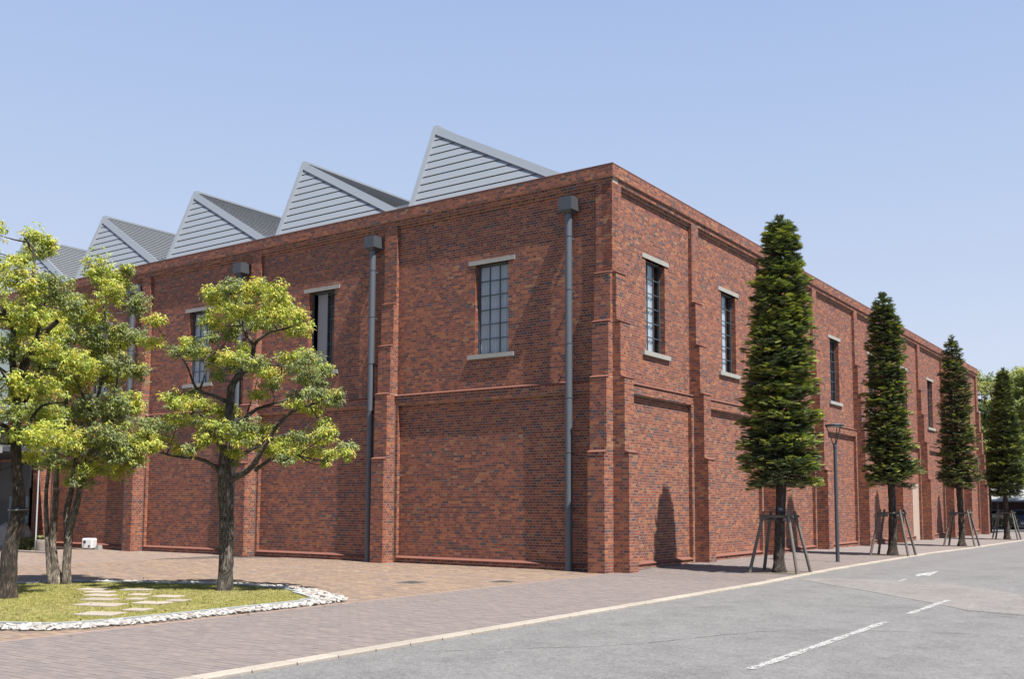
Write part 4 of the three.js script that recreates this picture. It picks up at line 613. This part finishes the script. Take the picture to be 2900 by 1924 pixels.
// ---------------------------------------------------------------- beyond the far end: trees, carport, cars
function bgTree(label, x, z, H, R, seed, cols) {
  const t = thing('garden_tree', label, 'tree', [x, -.28, z], 'light green trees behind the building'), r = rng(seed);
  const br = [limb([[0, -.1, 0], [.1, H * .25, 0], [0, H * .5, .1], [.1, H * .8, 0]], .28, .05, seed, 10)]; const pl = [];
  for (let i = 0; i < 46; i++) { const a = r() * 6.283, u = r(), y = H * (.30 + .62 * u), rad = R * (1 - .65 * Math.abs(u - .38)) * (.35 + .65 * Math.sqrt(r())), c = V(Math.cos(a) * rad, y, Math.sin(a) * rad), s = .7 + .6 * r(); br.push(limb([[0, H * .25 + u * H * .3, 0], [c.x * .5, (H * .25 + u * H * .3 + c.y) / 2 + .2, c.z * .5], [c.x, c.y, c.z]], .07, .02, seed + i, 5)); const ci = cols[Math.floor(r() * cols.length)];
    for (let k = 0; k < 110; k++) { const b = r() * 6.283, v = r() * 2 - 1, m = Math.pow(r(), .4) * s, q = Math.sqrt(1 - v * v); pl.push([V(c.x + Math.cos(b) * q * m * 1.25, c.y + v * m * .62, c.z + Math.sin(b) * q * m * 1.25), r() < .75 ? ci : cols[Math.floor(r() * cols.length)]]); } }
  part('trunk', merge(br), mBarkB, t); const im = new THREE.InstancedMesh(CLUSTERS[2], mLeaf, pl.length); pl.forEach(([p, c], i) => { im.setMatrixAt(i, M4.compose(p, Q.setFromEuler(EU.set(r() * 2 - 1, r() * 6.283, r() * 2 - 1)), V(2.1, 2.1, 2.1))); im.setColorAt(i, c); }); im.name = 'crown'; im.userData.kind = 'stuff'; shade(im); t.add(im);
}
const GL = [lin(.405, .4167, .045), lin(.2367, .2736, .0414), lin(.1827, .2367, .036), lin(.2916, .3096, .0459), lin(.1089, .1638, .0324)];
bgTree('light green leafy tree just behind the far end of the brick building', -2.0, -60, 12.6, 3.6, 601, GL); bgTree('light green leafy tree at the right edge behind the farthest conifer', 2.6, -58, 12.4, 3.8, 602, GL); bgTree('green tree farther back between the two light green trees', .6, -72, 12.6, 4.2, 603, GL); bgTree('green tree far behind the end of the brick building', -7, -70, 11.5, 4.2, 604, GL);
{
  const c = thing('carport', 'low carport with grey pitched roof beyond the footway', 'carport', [-2, -.28, -77]);
  part('roof', hexa([[-5, 2.25, 1.5], [7, 2.25, 1.5], [7, 2.25, -3.5], [-5, 2.25, -3.5], [-5, 2.33, 1.5], [7, 2.33, 1.5], [7, 3.5, -3.5], [-5, 3.5, -3.5]]), std(lin(.2217, .2217, .2347), .7), c); for (const x of [-4.6, -1.9, .8, 3.5, 6.5]) part('post', box(x - .07, x + .07, 0, 2.25, 1.1, 1.24), mm2(), c); part('rear_wall', box(-5, 7, 0, 2.3, -3.4, -3.2), std(lin(.1304, .0782, .0782), .9), c);
  function mm2() { return std(lin(.163, .1435, .1695), .7); }
  const car = (label, x, z, col, turn) => {
    const t = thing('parked_car', label, 'car', [x, -.29, z], 'cars parked beyond the footway'); t.rotation.y = turn; const mC = new THREE.MeshPhysicalMaterial({ color: col, roughness: .3, clearcoat: 1, clearcoatRoughness: .05 });
    const sh = new THREE.Shape(); [[-2.1, .32], [-2.12, .75], [-1.85, .95], [-1.0, 1.02], [-.45, 1.48], [.9, 1.52], [1.65, 1.05], [2.1, .95], [2.15, .4], [2.0, .28]].forEach((p, i) => i ? sh.lineTo(...p) : sh.moveTo(...p)); const g = new THREE.ExtrudeGeometry(sh, { depth: 1.5, bevelEnabled: true, bevelSize: .08, bevelThickness: .1, bevelSegments: 3 }); g.translate(0, 0, -.75); part('body', g, mC, t);
    const mW = std(lin(.013, .0163, .0196), .1); part('windscreen', hexa([[-1.06, 1.06, .66], [-1.02, 1.06, .66], [-1.02, 1.06, -.66], [-1.06, 1.06, -.66], [-.58, 1.5, .6], [-.54, 1.5, .6], [-.54, 1.5, -.6], [-.58, 1.5, -.6]]), mW, t); for (const s of [-1, 1]) part('side_window', box(-.5, 1.2, 1.08, 1.42, s * .86 - .008, s * .86 + .008), mW, t);
    for (const [wx, s] of [[-1.35, 1], [-1.35, -1], [1.35, 1], [1.35, -1]]) { const w = part('wheel', rod([wx, .31, s * .68], [wx, .31, s * .87], .31, .31, 24), mDark, t); part('rim', rod([wx, .31, s * .875], [wx, .31, s * .885], .19, .19, 20), std(lin(.326, .326, .3391), .3, { metalness: .8 }), w); }
    for (const s of [-1, 1]) part('headlight', box(-2.2, -2.14, .66, .78, s * .55 - .16, s * .55 + .16), std(lin(.4564, .4695, .489), .15), t); part('number_plate', box(-2.225, -2.205, .42, .56, -.17, .17), std(lin(.489, .489, .489), .6), t);
  };
  car('dark blue car parked at the right edge beyond the footway', -1.2, -71.5, lin(.0196, .0326, .0913), Math.PI / 2 + .1); car('white car parked under the carport', -4.2, -76.6, lin(.3912, .3912, .4043), Math.PI / 2);
}
renderer.render(scene, camera);
